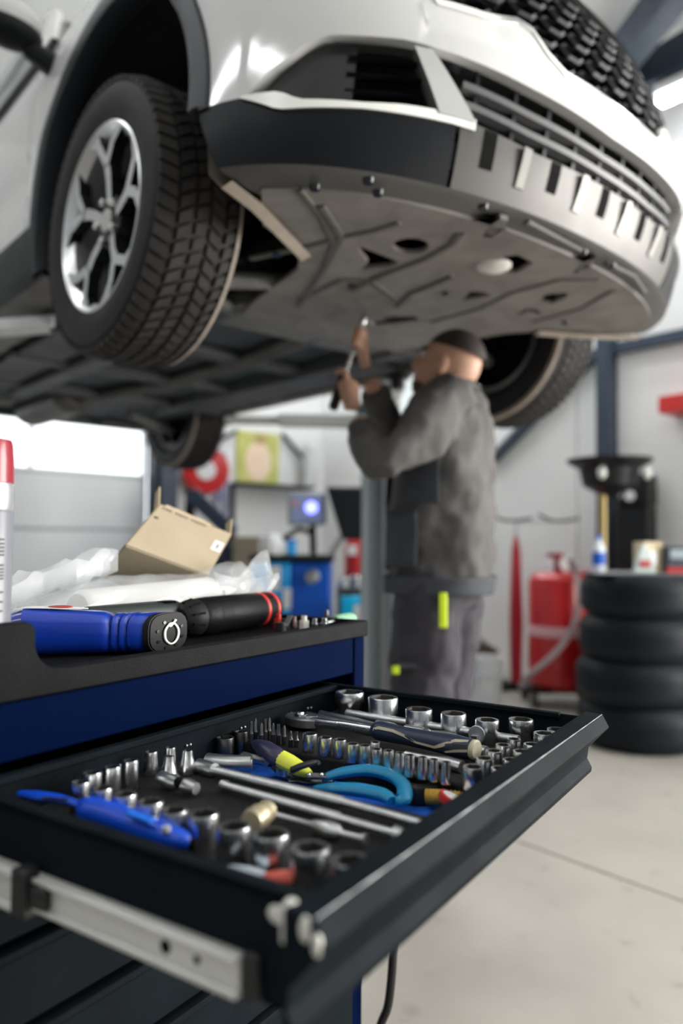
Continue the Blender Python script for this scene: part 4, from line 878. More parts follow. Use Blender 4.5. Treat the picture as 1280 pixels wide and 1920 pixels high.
# ---- open carton standing tilted behind the bag
CARD = mat('cardboard', (.38, .31, .215), .75, var=.10, scale=9, bump=.05, bscale=80); CARDI = mat('cardboard_inner', (.46, .37, .25), .8)
Yb = .41
e_ = [K(*p, Yb) for p in ((300, 947), (432, 1004), (424, 1062), (237, 1066), (236, 1023))]
ctr = K(335, 1010, Yb); vx = (K(432, 1004, Yb) - K(300, 947, Yb)); 
bx_ = thing('cardboard_box', 'open brown cardboard box tilted behind the plastic bag', 'cardboard box', CART @ T(ctr.x, Yb, TZ + SH))
A0 = K(300, 947, Yb + .03) - Vector((ctr.x, Yb, TZ + SH)); A1 = K(433, 1003, Yb - .02) - Vector((ctr.x, Yb, TZ + SH)); E0 = K(236, 1023, Yb - .045) - Vector((ctr.x, Yb, TZ + SH))
xd = (A1 - A0); ed = (E0 - A0); nd = xd.cross(ed).normalized()
toc = CART.to_3x3().inverted() @ (CC - CART @ (e_[0])); nd = nd if nd.dot(toc) > 0 else -nd
dp = -nd * .085
def quad(mb, a, b_, c, d, th=.0025):
    n = (b_ - a).cross(d - a).normalized() * th; mb.add([a, b_, c, d, a - n, b_ - n, c - n, d - n], [(0, 1, 2, 3), (7, 6, 5, 4), (0, 4, 5, 1), (1, 5, 6, 2), (2, 6, 7, 3), (3, 7, 4, 0)])
A2 = A1 + ed * 1.0
b = MB(); quad(b, A0, A1, A2, E0); quad(b, A0 + dp, A1 + dp, A2 + dp, E0 + dp); quad(b, E0, A2, A2 + dp, E0 + dp); quad(b, A1, A2, A2 + dp, A1 + dp); quad(b, A0, E0, E0 + dp, A0 + dp)
b.build('carton', CARD, bx_, ang=20)
xn = xd.normalized(); en = ed.normalized(); zu = Vector((0, 0, 1))
b = MB(); quad(b, A0 + en * .002, A0 + dp * .22, A0 + dp * .18 + zu * .034, A0 + zu * .036); b.build('flap', CARDI, bx_)
b = MB(); quad(b, A1, A1 + dp * .22, A1 + dp * .2 + zu * .036, A1 + zu * .034 + xn * .003); b.build('flap', CARDI, bx_)
b = MB(); quad(b, A0 + dp, A1 + dp, A1 + dp + zu * .012 + dp * .35, A0 + dp + zu * .012 + dp * .35); b.build('flap', CARDI, bx_)
b = MB(); quad(b, A0 + xd * .06, A0 + xd * .70, A0 + xd * .70 - en * .007 + nd * .003, A0 + xd * .06 - en * .007 + nd * .003); b.build('flap', CARDI, bx_)
for k in range(14):
    if k in (3, 8): continue
    s0 = .05 + .043 * k; p = A0 + xd * s0 + en * .010 + nd * .0032
    b = MB(); quad(b, p, p + xd * .030, p + xd * .030 + en * (.004 + .001 * (k % 3)), p + en * .0045, .0003); b.build('print_mark', INK, bx_)
p = A0 + en * .055 + xd * .04 + nd * .0032; b = MB(); quad(b, p, p + xd * .05, p + xd * .05 + en * .006, p + en * .006, .0003); b.build('print_mark', INK, bx_)
p = A1 - xd * .15 + en * .052 + nd * .0032; b = MB(); quad(b, p, p + xd * .13, p + xd * .13 + en * .040, p + en * .040, .0003); st = b.build('label_sticker', mat('sticker_white', (.72, .72, .70), .6), bx_)
p = p + xd * .05 + en * .012 + nd * .0005; b = MB(); quad(b, p, p + xd * .03, p + xd * .02 + en * .02, p + en * .02, .0003); b.build('print_mark', INK, st)
# ================================================================ the mechanic
SKIN = mat('skin', (.56, .32, .22), .5, var=.12, scale=30)
HAIRM = mat('dark_hair', (.028, .020, .016), .7)
JACK = mat('grey_jacket', (.100, .094, .092), .8, var=.2, scale=14, bump=.15, bscale=120)
JDARK = mat('jacket_dark', (.050, .055, .066), .8, var=.2, scale=14)
TROU = mat('dark_trousers', (.040, .036, .046), .8, var=.2, scale=12, bump=.15, bscale=120)
NEON = mat('neon_yellow', (.62, .80, .02), .6)
MY = 2.45
foot = at(815, 1600, MY); foot.z = 0
man = thing('person', 'mechanic in grey work jacket and dark trousers reaching up under the car', 'person', T(*foot))
def rel(p): return Vector(p) - foot
def A_(x, y, Y=MY): return rel(at(x, y, Y))
fd = Vector((-.955, .30, 0)).normalized(); ld = Vector((-fd.y, fd.x, 0))   # facing, and his left
if ld.y > 0: ld = -ld                                                        # his left side is towards the camera
def oval(c, rf, rl, n=28, p=2.3):
    out = []
    for j in range(n):
        t = 2 * PI * j / n; cs, sn = math.cos(t), math.sin(t); r = (abs(cs) ** p + abs(sn) ** p) ** (-1 / p); out.append(Vector(c) + fd * (r * cs * rf) + ld * (r * sn * rl))
    return out
def torso(k=0.):
    L = []
    for x, y, rf, rl in ((822, 1112, .148, .185), (826, 1075, .155, .190), (829, 1000, .158, .192), (829, 920, .160, .200), (832, 850, .155, .215), (838, 790, .138, .220), (842, 755, .115, .195), (848, 728, .080, .125), (850, 712, .062, .072)): L.append(oval(A_(x, y), rf + k, rl + k))
    return L
SL, EL, WL = A_(862, 765) + ld * .20, A_(772, 884) + ld * .30, A_(697, 806) + ld * .16
SR, ER, WR = A_(832, 770) - ld * .19, A_(725, 806) - ld * .16, A_(686, 706) - ld * .05
FO = Vector((-.07, .14, 0))
def legs(k):
    R = []
    for s, dx in ((1, -6), (-1, 12)):
        R.append(([A_(822 + dx * .6, 1075) + ld * (.085 * s), A_(815 + dx, 1200) + ld * (.10 * s), A_(806 + dx, 1330) + ld * (.105 * s), A_(810 + dx, 1400) + ld * (.105 * s), FO + fd * (-.02 * s) + ld * (.11 * s) + Vector((0, 0, .09))], [.108 + k, .098 + k, .078 + k, .072 + k, .056 + k]))
    return R
# --- skin: one continuous body, head and hands included
b = MB(); b.loft(torso(-.022)); 
for pts, rs in legs(-.016): b.tube(smooth(pts, 4), [interp(i, [0, 4, 8, 12, 16], rs) for i in range(17)], 14)
for S_, E_, W_ in ((SL, EL, WL), (SR, ER, WR)):
    b.tube(smooth([S_, E_, W_], 6), [interp(i, [0, 6, 12], [.040, .032, .029]) for i in range(13)], 14)
HC_ = A_(836, 690); face = (fd * .93 + Vector((0, 0, .36)) - ld * .06).normalized(); HM = frame(HC_, (Vector((0, 0, 1)) - face * face.z).normalized(), face)
HM3 = HM.to_3x3().to_4x4()
b.sph(HC_ + HM3 @ Vector((-.010, 0, .020)), (.100, .078, .105), 24, 16, HM3)
b.sph(HC_ + HM3 @ Vector((.022, 0, -.050)), (.070, .058, .068), 20, 12, HM3)
b.sph(HC_ + HM3 @ Vector((.060, 0, -.088)), (.030, .030, .026), 14, 8, HM3)
b.tube([HC_ + HM3 @ Vector((.080, 0, .030)), HC_ + HM3 @ Vector((.108, 0, -.022)), HC_ + HM3 @ Vector((.090, 0, -.034))], [.010, .016, .013], 10)
for s in (-1, 1):
    b.sph(HC_ + HM3 @ Vector((-.005, s * .078, -.005)), (.020, .010, .033), 12, 8, HM3)
    b.sph(HC_ + HM3 @ Vector((.055, s * .042, -.020)), (.026, .022, .022), 10, 8, HM3)
b.tube([HC_ + HM3 @ Vector((-.025, 0, -.03)), A_(852, 735), A_(846, 775)], [.058, .060, .075], 16)
def hand(mb, g, t, n, r, wrist):
    """palm beside the grip point g of a bar along t, fingers closed round it; n points from the bar to the palm"""
    t = t.normalized(); n = (n - t * n.dot(t)).normalized(); m = t.cross(n)
    if m.dot(wrist - g) > 0: m = -m                       # fingers close on the side away from the wrist
    def C(phi, h, rr): return g + t * h + (n * math.cos(phi) + m * math.sin(phi)) * rr
    pc = C(-.35, 0, r + .018)
    mb.tube([wrist, lerp(wrist, pc, .45), pc, C(.35, .0, r + .016)], [.028, .031, .037, .030], 14, sy=.62)
    for k, ln in enumerate((.88, 1.0, .95, .78)):
        h = (k - 1.5) * .0205; ph = [.30, .85, 1.5, 2.2, 2.2 + .75 * ln]; mb.tube(smooth([C(p, h, r + .0105) for p in ph], 3), [lerp(.0100, .0075, i / 12) for i in range(13)], 8)
    mb.tube(smooth([C(-.7, .020, r + .020), C(-1.2, .038, r + .013), C(-1.9, .040, r + .010), C(-2.5, .034, r + .009)], 3), [lerp(.0125, .0085, i / 9) for i in range(10)], 8)
t0, t1 = A_(643, 748) + ld * .06, A_(680, 590) - ld * .02
td = (t1 - t0).normalized()
g1 = t0 + td * .035; g2 = A_(673, 640) - ld * .005; g2 = t0 + td * ((g2 - t0).dot(td))
hand(b, g1, td, (WL - g1) + Vector((.05, 0, 0)), .017, WL + (g1 - WL) * .35)
hand(b, g2, td, (WR - g2) + Vector((.06, 0, .06)), .009, WR + (g2 - WR) * .30)
body = b.build('body', SKIN, man, ang=0, mods=[('REMESH', dict(mode='VOXEL', voxel_size=.0065, use_smooth_shade=True)), ('SMOOTH', dict(factor=.5, iterations=3))])
# --- hair, beard, eyes, brows, mouth
def shell(c, rad, cut, nm, mt, grow=1.03):
    m = MB(); n = 24; rows = []
    for i in range(13):
        th = cut * i / 12; rows.append([HC_ + HM3 @ (Vector(c) + Vector((rad[0] * math.sin(th) * math.cos(p) * grow, rad[1] * math.sin(th) * math.sin(p) * grow, rad[2] * math.cos(th) * grow))) for p in [2 * PI * j / n for j in range(n)]])
    m.loft(rows, True, (True, False)); return m.build(nm, mt, body, fix=False)
shell((-.018, 0, .026), (.102, .080, .104), 1.25, 'hair', HAIRM)
m = MB(); rows = []
for i in range(9):
    th = lerp(-1.35, 1.35, i / 8); rows.append([HC_ + HM3 @ Vector((.022 + .073 * math.cos(th) * cs, .0615 * math.sin(th) * cs * 1.02, -.050 + .071 * sn)) for cs, sn in ((.98, -.35), (.80, -.70), (.45, -.93), (.1, -1.0))])
m.loft(rows, False); m.build('beard', mat('stubble', (.10, .065, .05), .8), body, fix=False)
for s in (-1, 1):
    m = MB(); m.sph(HC_ + HM3 @ Vector((.078, s * .032, .018)), (.011, .013, .010), 12, 8, HM3); ey = m.build('eye', mat('eye_white', (.7, .7, .68), .3), body)
    m = MB(); m.sph(HC_ + HM3 @ Vector((.087, s * .032, .019)), (.004, .006, .006), 10, 6, HM3); m.build('iris', HAIRM, ey)
    m = MB(); m.tube([HC_ + HM3 @ Vector((.084, s * .014, .034)), HC_ + HM3 @ Vector((.085, s * .034, .040)), HC_ + HM3 @ Vector((.070, s * .056, .034))], .005, 8); m.build('eyebrow', HAIRM, body)
m = MB(); m.tube([HC_ + HM3 @ Vector((.078, -.024, -.064)), HC_ + HM3 @ Vector((.090, 0, -.062)), HC_ + HM3 @ Vector((.078, .024, -.064))], [.003, .006, .003], 8); m.build('mouth', mat('lips', (.38, .16, .13), .5), body)
# --- clothes
tex = bpy.data.textures.new('folds', 'CLOUDS'); tex.noise_scale = .15; tex.noise_depth = 2
tex2 = bpy.data.textures.new('folds_fine', 'CLOUDS'); tex2.noise_scale = .07; tex2.noise_depth = 1
def folds(s1, s2): return [('REMESH', dict(mode='VOXEL', voxel_size=.011, use_smooth_shade=True)), ('SMOOTH', dict(factor=.5, iterations=4)), ('DISPLACE', dict(texture=tex, strength=s1, mid_level=.5)), ('DISPLACE', dict(texture=tex2, strength=s2, mid_level=.5))]
b = MB(); b.loft(torso(.004))
for S_, E_, W_, cf in ((SL, EL, WL, .93), (SR, ER, WR, .80)):
    We = E_ + (W_ - E_) * cf; S0 = S_ + (S_ - E_) * .12
    b.tube(smooth([S0, S_, E_, We], 6), [interp(i, [0, 6, 12, 18], [.082, .080, .066, .046]) for i in range(19)], 16)
b.tube([A_(849, 742), A_(851, 712)], [.085, .074], 20)
jk = b.build('jacket', JACK, man, ang=0, mods=folds(.060, .016))
def on_front(px, py, off=.0): return A_(px, py)
# side pocket, hem band and painted front and side shade follow the torso surface
def patch(z0y, z1y, a0, a1, k, nm, mt, par, n=10):
    m = MB(); rows = []
    for i in range(7):
        y = lerp(z0y, z1y, i / 6); cx = interp(y, [728, 755, 790, 850, 920, 1000, 1075, 1112], [848, 842, 838, 832, 829, 829, 826, 822])
        rf = interp(y, [755, 790, 850, 920, 1000, 1075, 1112], [.115, .138, .155, .160, .158, .155, .148]) + k; rl = interp(y, [755, 790, 850, 920, 1000, 1075, 1112], [.195, .220, .215, .200, .192, .190, .185]) + k; c = A_(cx, y); r = []
        for j in range(n + 1):
            t = math.radians(lerp(a0, a1, j / n)); cs, sn = math.cos(t), math.sin(t); q = (abs(cs) ** 2.3 + abs(sn) ** 2.3) ** (-1 / 2.3); r.append(c + fd * (q * cs * rf) + ld * (q * sn * rl))
        rows.append(r)
    m.loft(rows, False); return m.build(nm, mt, par, fix=False, mods=[('SOLIDIFY', dict(thickness=.006, offset=-1))])
patch(962, 1062, 42, 78, .022, 'side_pocket', JDARK, jk)
patch(800, 1070, -12, 12, .016, 'front_shade', JDARK, jk)
patch(1078, 1110, 0, 359, .018, 'hem_band', JDARK, jk, 40)
patch(790, 950, 60, 100, .014, 'side_shade', JDARK, jk)
m = MB(); c = A_(895, 966) ; q = c + ld * .16; m.sph(q, .008, 10, 8); m.build('snap_button', CHROME, jk)
b = MB(); b.loft([oval(A_(822, 1135), .120, .165), oval(A_(822, 1085), .142, .178), oval(A_(825, 1060), .140, .175)])
for pts, rs in legs(.012): b.tube(smooth(pts, 4), [interp(i, [0, 4, 8, 12, 16], rs) for i in range(17)], 16)
tr_ = b.build('trousers', TROU, man, ang=0, mods=folds(.050, .014))
def leg_patch(x0, x1, y0, y1, nm, mt, dep):
    m = MB(); p = [A_(x, y) + ld * dep for x, y in ((x0, y0), (x1, y0), (x1, y1), (x0, y1))]; n = ld * .012
    m.add(p + [q - n for q in p], [(0, 1, 2, 3), (7, 6, 5, 4), (0, 4, 5, 1), (1, 5, 6, 2), (2, 6, 7, 3), (3, 7, 4, 0)]); m.build(nm, mt, tr_, bevel=.003)
leg_patch(846, 859, 1104, 1164, 'neon_tab', NEON, .226)
leg_patch(762, 774, 1231, 1245, 'neon_tab', NEON, .204)
leg_patch(770, 850, 1226, 1236, 'knee_pocket_seam', JDARK, .196)
for s in (1, -1):
    c = FO + ld * (.11 * s) - fd * (.02 * s); b = MB(); rings = []
    for x, w, h in ((-.10, .030, .05), (-.09, .042, .09), (-.03, .046, .12), (.04, .047, .095), (.10, .050, .07), (.16, .046, .05), (.185, .030, .03)):
        rings.append([c + fd * x + ld * (w * math.cos(t)) + Vector((0, 0, max(.0, h * .5 + h * .5 * math.sin(t)))) for t in [2 * PI * j / 16 for j in range(16)]])
    b.loft(rings); b.build('boot', mat('boot_leather', (.03, .028, .026), .6), man)
# --- the tool he holds
tl = thing('ratchet_wrench', 'long chrome ratchet wrench with black grip held up by the mechanic', 'wrench', T(*(foot + t0)))
b = MB(); b.tube([(0, 0, 0) + td * .0 if False else td * .07, td * ((t1 - t0).length - .03)], .0075, 14); b.build('shaft', CHR, tl)
b = MB(); b.tube([td * -.05, td * -.045, td * .07, td * .078], [.012, .016, .016, .010], 16); b.build('grip', GRIPK, tl)
Lt = (t1 - t0).length; b = MB(); b.tube([td * (Lt - .035), td * (Lt - .03), td * Lt, td * (Lt + .004)], [.009, .012, .012, .010], 16); b.build('socket_head', CHR, tl)
# ================================================================ lift
LIFTC = mat('lift_grey_blue', (.56, .63, .66), .4, var=.12, scale=4); LIFTD = mat('lift_teal_dark', (.05, .09, .10), .45)
LIFTW = mat('lift_arm_pale', (.62, .64, .64), .4, var=.1, scale=8)
def lift_post(label, u, v, sg):
    t = thing('lift_post', label, 'car lift', ROOM @ T(u, v, 0), 'posts of the car lift')
    b = MB(); b.box(-.15, .15, -.03 * 0 + (.0 if sg > 0 else -.05), .05 if sg > 0 else 0, 0, 2.7); b.box(-.15, -.10, -.12 if sg > 0 else 0, 0 if sg > 0 else .12, 0, 2.7); b.box(.10, .15, -.12 if sg > 0 else 0, 0 if sg > 0 else .12, 0, 2.7); b.build('channel', LIFTC, t, bevel=.006)
    b = MB(); b.cyl((0, -.05 * sg, .02), (0, -.05 * sg, 2.6), .022, n=16); b.build('screw', CHRS, t)
    b = MB(); b.box(-.26, .26, -.22, .22, 0, .02); b.build('base_plate', LIFTD, t, bevel=.003)
    b = MB(); b.box(-.155, -.149, -.12 if sg > 0 else 0, .05 if sg > 0 else .12, 0, 2.7); b.build('edge_strip', LIFTD, t)
    b = MB(); b.box(-.13, .13, -.20 if sg > 0 else -.06, .06 if sg > 0 else .20, 1.62, 1.95); b.build('carriage', LIFTD, t, bevel=.01)
    for uu_, vv_ in ((.75, -.62), (-.75, -.62)):
        e = Vector((uu_, vv_ * sg - .10 * sg, 1.862)); a = Vector((.05 * (1 if uu_ > 0 else -1), -.14 * sg, 1.835))
        b = MB(); b.bar(a, lerp(a, e, .62), .11, .07); b.bar(lerp(a, e, .5), e, .08, .045); arm = b.build('arm', LIFTW, t, bevel=.006)
        b = MB(); b.cyl(e + Vector((0, 0, -.03)), e + Vector((0, 0, .022)), .03, n=16); b.cyl(e + Vector((0, 0, .022)), e + Vector((0, 0, .032)), .06, n=24); b.build('lift_pad', GRIPK, arm)
lift_post('far pale grey lift post standing behind the mechanic', -1.38, 1.50, 1)
lift_post('near lift post at the left of the raised car', -1.50, -1.50, -1)

# ================================================================ workshop equipment along the far walls
def fthing(name, label, cat, x, Y, group=None, rz=0.):
    p = at(x, 1100, Y); return thing(name, label, cat, T(p.x, p.y, 0) @ RZ(rz), group)
def zy(y, Y, x=640): return at(x, y, Y).z
def wpx(px, Y): return px / FPX * Y
RED = mat('red_enamel', (.55, .018, .022), .28, coat=.3); BLK = mat('black_satin', (.009, .010, .012), .4, spec=.35); CYANB = mat('bright_cyan_blue', (.0, .38, .88), .35); BLU = mat('machine_blue', (.004, .11, .60), .35)
WPL = mat('white_plastic', (.78, .79, .80), .4)
# ---- stack of four tyres
TY = 4.3; c0 = at(1196, 1100, TY)
for k in range(4):
    b = MB(); R, hh = .328, .118
    prof = [(.19, -.085), (.21, -.105), (.25, -hh), (.29, -hh * .98), (R - .012, -.085), (R, -.06), (R, -.02), (R - .004, -.018), (R - .004, -.014), (R, -.012), (R, .012), (R - .004, .014), (R - .004, .018), (R, .02), (R, .06), (R - .012, .085), (.29, hh * .98), (.25, hh), (.21, .105), (.19, .085), (.205, .03), (.205, -.03), (.19, -.085)]
    b.lathe(prof, 64); o = b.build('tyre', mat('stack_rubber', (.008, .012, .017), .5, spec=.25, var=.3, scale=6), ang=30)
    dx = (.0, -.012, .006, .014)[k]; o.matrix_world = T(c0.x + dx, c0.y, .1185 + .2366 * k)
    tag(o, ('bottom tyre of the stack at the right edge', 'second tyre from the floor in the stack at the right edge', 'third tyre from the floor in the stack at the right edge', 'top tyre of the stack, under the small boxes')[k], 'tyre', 'stacked tyres')
TT = .1185 + .2366 * 3 + .1185
def on_stack(name, label, cat, x, Y=4.3, rz=0.): p = at(x, 1040, Y); return thing(name, label, cat, T(p.x, p.y, TT) @ RZ(rz))
b = MB(); b.box(-.33, .33, -.20, .20, 0, .006); p = at(1230, 1040, TY); o = b.build('board', mat('grey_board', (.25, .26, .27), .6)); o.matrix_world = T(p.x - .08, p.y, TT); tag(o, 'thin board lying on top of the tyre stack', 'board')
TT += .0065
t = on_stack('beige_box', 'small beige carton standing on the tyre stack', 'box', 1214, 4.25, .3); b = MB(); b.box(-.065, .065, -.04, .04, 0, .17); b.build('carton', mat('beige_card', (.62, .50, .33), .6), t, bevel=.003); b = MB(); b.box(-.04, .03, -.0425, -.040, .04, .12); b.build('label', WPL, t)
t = on_stack('paper_packet', 'pale wedge-shaped packet leaning beside the beige carton', 'packet', 1196, 4.16, 0); b = MB(); b.loft([[(-.03, -.02, 0), (.09, -.02, 0), (.09, .02, 0), (-.03, .02, 0)], [(.0, -.015, .10), (.07, -.015, .10), (.07, .015, .10), (.0, .015, .10)], [(.02, -.01, .15), (.05, -.01, .15), (.05, .01, .15), (.02, .01, .15)]]); b.build('packet_body', mat('pale_mint', (.60, .70, .68), .5), t, bevel=.004); b = MB(); b.box(.0, .06, -.024, -.019, .03, .07); b.build('print', mat('red_print', (.5, .08, .08), .5), t)
t = on_stack('battery_charger', 'dark boxy charger at the right end of the tyre stack', 'charger', 1266, 4.25, 0); b = MB(); b.box(-.08, .10, -.07, .07, 0, .15); b.build('case', mat('charger_dark', (.05, .06, .075), .45), t, bevel=.01); b = MB(); b.box(-.06, .06, -.074, -.068, .08, .13); b.build('panel', mat('charger_panel', (.35, .42, .48), .4), t); b = MB(); b.box(-.08, .10, -.076, -.069, .0, .03); b.build('red_stripe', RED, t)
t = on_stack('spray_bottle', 'white and blue bottle at the left edge of the tyre stack', 'bottle', 1122, 4.25); b = MB(); b.lathe([(.0005, 0), (.034, 0), (.036, .01), (.036, .13), (.02, .16), (.014, .17), (.014, .185)], 24); b.build('bottle_body', mat('bottle_white', (.72, .78, .85), .3), t); b = MB(); b.lathe([(.016, .185), (.016, .205), (.0005, .206)], 16); b.build('cap', BLU, t); b = MB(); b.lathe([(.0365, .04), (.0365, .11)], 24); b.build('label', BLU, t)
# ---- black oil drain funnel on a brass-coloured pole
Y = 4.95; t = fthing('oil_drainer', 'black wide funnel on a tall pole behind the tyre stack', 'oil drainer', 1143, Y); zt = zy(862, Y, 1143); zb = zy(925, Y, 1143); hw = wpx(78, Y)
b = MB(); b.lathe([(.03, zb - .02), (hw * .30, zb), (hw * .62, zb + .05), (hw * .70, zt - .06), (hw * .97, zt - .02), (hw, zt), (hw * .96, zt), (hw * .66, zt - .05), (hw * .55, zb + .07), (.02, zb + .02)], 40); b.build('funnel', BLK, t)
dx = wpx(-12, Y); b = MB(); b.cyl((dx, 0, .62), (dx, 0, zb), .022, n=16); b.build('pole', mat('brass_pole', (.55, .42, .18), .35, metal=.7), t)
b = MB(); b.lathe([(.0005, .10), (.14, .10), (.15, .14), (.15, .56), (.13, .62), (.0005, .63)], 28); b.build('tank', BLK, t)
for q in range(3): b = MB(); a = 2.1 * q; b.cyl((.12 * math.cos(a) - .015, .12 * math.sin(a), .05), (.12 * math.cos(a) + .015, .12 * math.sin(a), .05), .05, n=16); b.build('caster', GRIPK, t)
for q in (-30, 52): b = MB(); b.sph((wpx(q, Y), -hw * .62, zt - .10), (.03, .02, .045), 12, 8); b.build('grip_plate', ZINC, t)
# ---- black tall machine beside it
Y = 5.5; t = fthing('coolant_machine', 'tall black machine body just behind the funnel', 'machine', 1193, Y, rz=-.7); zt = zy(890, Y, 1180)
b = MB(); b.box(-.12, .12, -.10, .10, .08, zt - .22); b.build('cabinet', BLK, t, bevel=.02); b = MB(); b.loft([[(-.11, -.11, zt - .22), (.12, -.11, zt - .22), (.12, .11, zt - .22), (-.11, .11, zt - .22)], [(.02, -.09, zt), (.12, -.09, zt), (.12, .09, zt), (.02, .09, zt)]]); b.build('head', BLK, t, bevel=.01)
b = MB(); b.lathe([(.0005, .0), (.035, 0), (.038, .012), (.0005, .014)], 20, T(0, -.115, zt - .16) @ RX(PI / 2)); b.build('gauge', WPL, t)
b = MB(); b.box(-.12, .12, -.10, .10, 0, .08); b.build('plinth', DARK, t)
# ---- red pressure tank on casters with its hose
Y = 5.3; t = fthing('pressure_tank', 'glossy red upright tank on casters left of the tyre stack', 'tank', 1046, Y); zb, zt = zy(1288, Y, 1046), zy(1072, Y, 1046); r = wpx(55, Y)
b = MB(); b.lathe([(.0005, zb), (r * .8, zb), (r * .97, zb + .03), (r, zb + .07), (r, zt - .09), (r * .95, zt - .04), (r * .78, zt - .008), (r * .4, zt), (.0005, zt + .002)], 40); b.build('shell', RED, t)
b = MB(); b.lathe([(r * 1.003, zb + .36), (r * 1.012, zb + .37), (r * 1.012, zb + .42), (r * 1.003, zb + .43)], 40); b.build('pale_band', mat('pale_pink_band', (.72, .42, .44), .4), t)
b = MB(); b.cyl((0, 0, zt), (0, 0, zt + .10), .03, n=14); b.cyl((-.02, 0, zt + .10), (-.02, 0, zt + .13), .055, n=18); vv = b.build('valve', mat('dark_red', (.35, .02, .03), .35), t)
b = MB(); b.lathe([(.0005, 0), (.04, 0), (.042, .012), (.0005, .014)], 20, T(.03, -.05, zt + .06) @ RX(PI / 2)); b.build('dial', WPL, vv)
b = MB(); b.box(r * .55, r * 1.25, -.10, .14, zt - .30, zt + .02); b.build('side_box', mat('dark_red', (.35, .02, .03), .35), t, bevel=.015)
hp = [(1068, 1048), (1078, 1075), (1086, 1110), (1082, 1150), (1066, 1190), (1040, 1225), (1010, 1252), (985, 1272), (975, 1292)]
o0 = t.matrix_world.translation; b = MB(); b.tube(smooth([at(x, y, Y - .32 + (.10 if i < 2 else 0)) - o0 for i, (x, y) in enumerate(hp)], 5), .021, 12); b.build('hose', mat('hose_grey_pink', (.30, .23, .24), .45), t)
for dx_ in (-.20, .20):
    for dy_ in (-.14, .14): b = MB(); b.cyl((dx_ - .015, dy_, .05), (dx_ + .015, dy_, .05), .05, n=18); b.build('caster', GRIPK, t)
b = MB(); b.box(-.23, .23, -.16, .16, .10, .125); b.build('cradle', BLK, t)
# ---- red stand with two black hooked arms
Y = 5.8; t = fthing('jack_stand', 'slim dark red stand with two black curved arms on top', 'stand', 967, Y); zt = zy(1005, Y, 967); zh = zy(975, Y, 967)
b = MB(); b.loft([[(s * w, q * w, z) for s, q in ((-1, -1), (1, -1), (1, 1), (-1, 1))] for z, w in ((.06, .035), (.5, .045), (zt - .12, .03), (zt, .012))]); b.build('mast', mat('stand_red', (.40, .02, .035), .4), t, bevel=.004)
b = MB(); b.cyl((0, 0, zt), (0, 0, zh), .01, n=10); b.build('spindle', CHRS, t)
for x0, x1 in ((-48, 30), (42, 118)):
    b = MB(); b.tube(smooth([(wpx(x0, Y), 0, zh + .045), (wpx(lerp(x0, x1, .3), Y), 0, zh + .0), (wpx(lerp(x0, x1, .6), Y), 0, zh - .005), (wpx(x1, Y), 0, zh + .015)], 5), .018, 10, sy=.6); b.build('hook_arm', BLK, t)
b = MB(); b.bar((0, 0, zh - .02), (wpx(80, Y), 0, zh - .01), .02, .015); b.build('cross_bar', CHRS, t)
b = MB(); b.bar((-.16, -.06, .03), (.16, .06, .03), .06, .05); b.bar((.06, -.16, .03), (-.06, .16, .03), .06, .05); b.build('base', BLK, t)
b = MB(); b.bar((.02, 0, zy(1053, Y)), (wpx(90, Y), 0, zy(1053, Y)), .035, .035); b.build('pale_rail', WPL, t)
# ---- white bucket and a low dark crate by the mechanic's legs
Y = 5.1; t = fthing('bucket', 'white plastic bucket on the floor right of the mechanic', 'bucket', 913, Y); b = MB(); hb = zy(1232, Y, 913); b.lathe([(.0005, .003), (.085, .0), (.105, hb), (.110, hb + .002), (.100, hb), (.082, .01)], 28); b.build('pail', WPL, t); b = MB(); b.tube(smooth([(-.108, 0, hb), (-.09, -.08, hb - .08), (0, -.12, hb - .12), (.09, -.08, hb - .08), (.108, 0, hb)], 4), .004, 6); b.build('bail', CHRS, t)
t = fthing('parts_crate', 'low dark crate on the floor behind the white bucket', 'crate', 870, 6.0); b = MB(); b.box(-.22, .22, -.15, .15, .0, .30); b.box(-.24, .24, -.17, .17, .27, .30); b.build('crate_body', mat('crate_brown', (.12, .09, .075), .7), t, bevel=.01); b = MB(); b.box(-.12, .16, -.05, .10, .30, .38); b.build('rag', mat('rag_beige', (.42, .36, .30), .8), t, bevel=.03)
# ---- wheel balancer: blue body, tray, hood, display
Y = 5.6; t = fthing('wheel_balancer', 'blue wheel balancing machine with black hood and small display', 'wheel balancer', 548, Y); W_ = lambda x: wpx(x - 548, Y)
zt = zy(1052, Y, 548); b = MB(); b.box(W_(478), W_(548), -.25, .25, 0, zt); b.build('cyan_cabinet', CYANB, t, bevel=.02); b = MB(); b.box(W_(548), W_(622), -.23, .25, 0, zt); b.build('blue_cabinet', BLU, t, bevel=.02)
for x0, x1, y0, y1 in ((511, 531, 1060, 1105), (486, 500, 1092, 1145), (535, 550, 1100, 1138)): b = MB(); b.box(W_(x0), W_(x1), -.257, -.250, zy(y1, Y), zy(y0, Y)); b.build('white_stripe', WPL, t, bevel=.003)
b = MB(); b.box(W_(474), W_(626), -.28, .26, zt, zt + .05); b.build('weight_tray', BLK, t, bevel=.015)
b = MB(); b.bar((W_(586), .05, zt + .05), (W_(584), .05, zy(985, Y)), .06, .05); b.tube([(W_(584), 0, zy(1000, Y)), (W_(560), -.05, zy(992, Y)), (W_(530), -.05, zy(1012, Y))], .02, 8); b.build('display_arm', BLK, t)
zc = (zy(925, Y) + zy(985, Y)) / 2; b = MB(); b.box(W_(538), W_(610), -.02, .06, zc - .12, zc + .12); ds = b.build('display_case', mat('display_grey', (.35, .38, .42), .4), t, bevel=.015)
b = MB(); b.box(W_(545), W_(604), -.026, -.020, zc - .10, zc + .10); b.build('screen', mat('screen_dim', (.22, .26, .42), .3, emit=.25), ds)
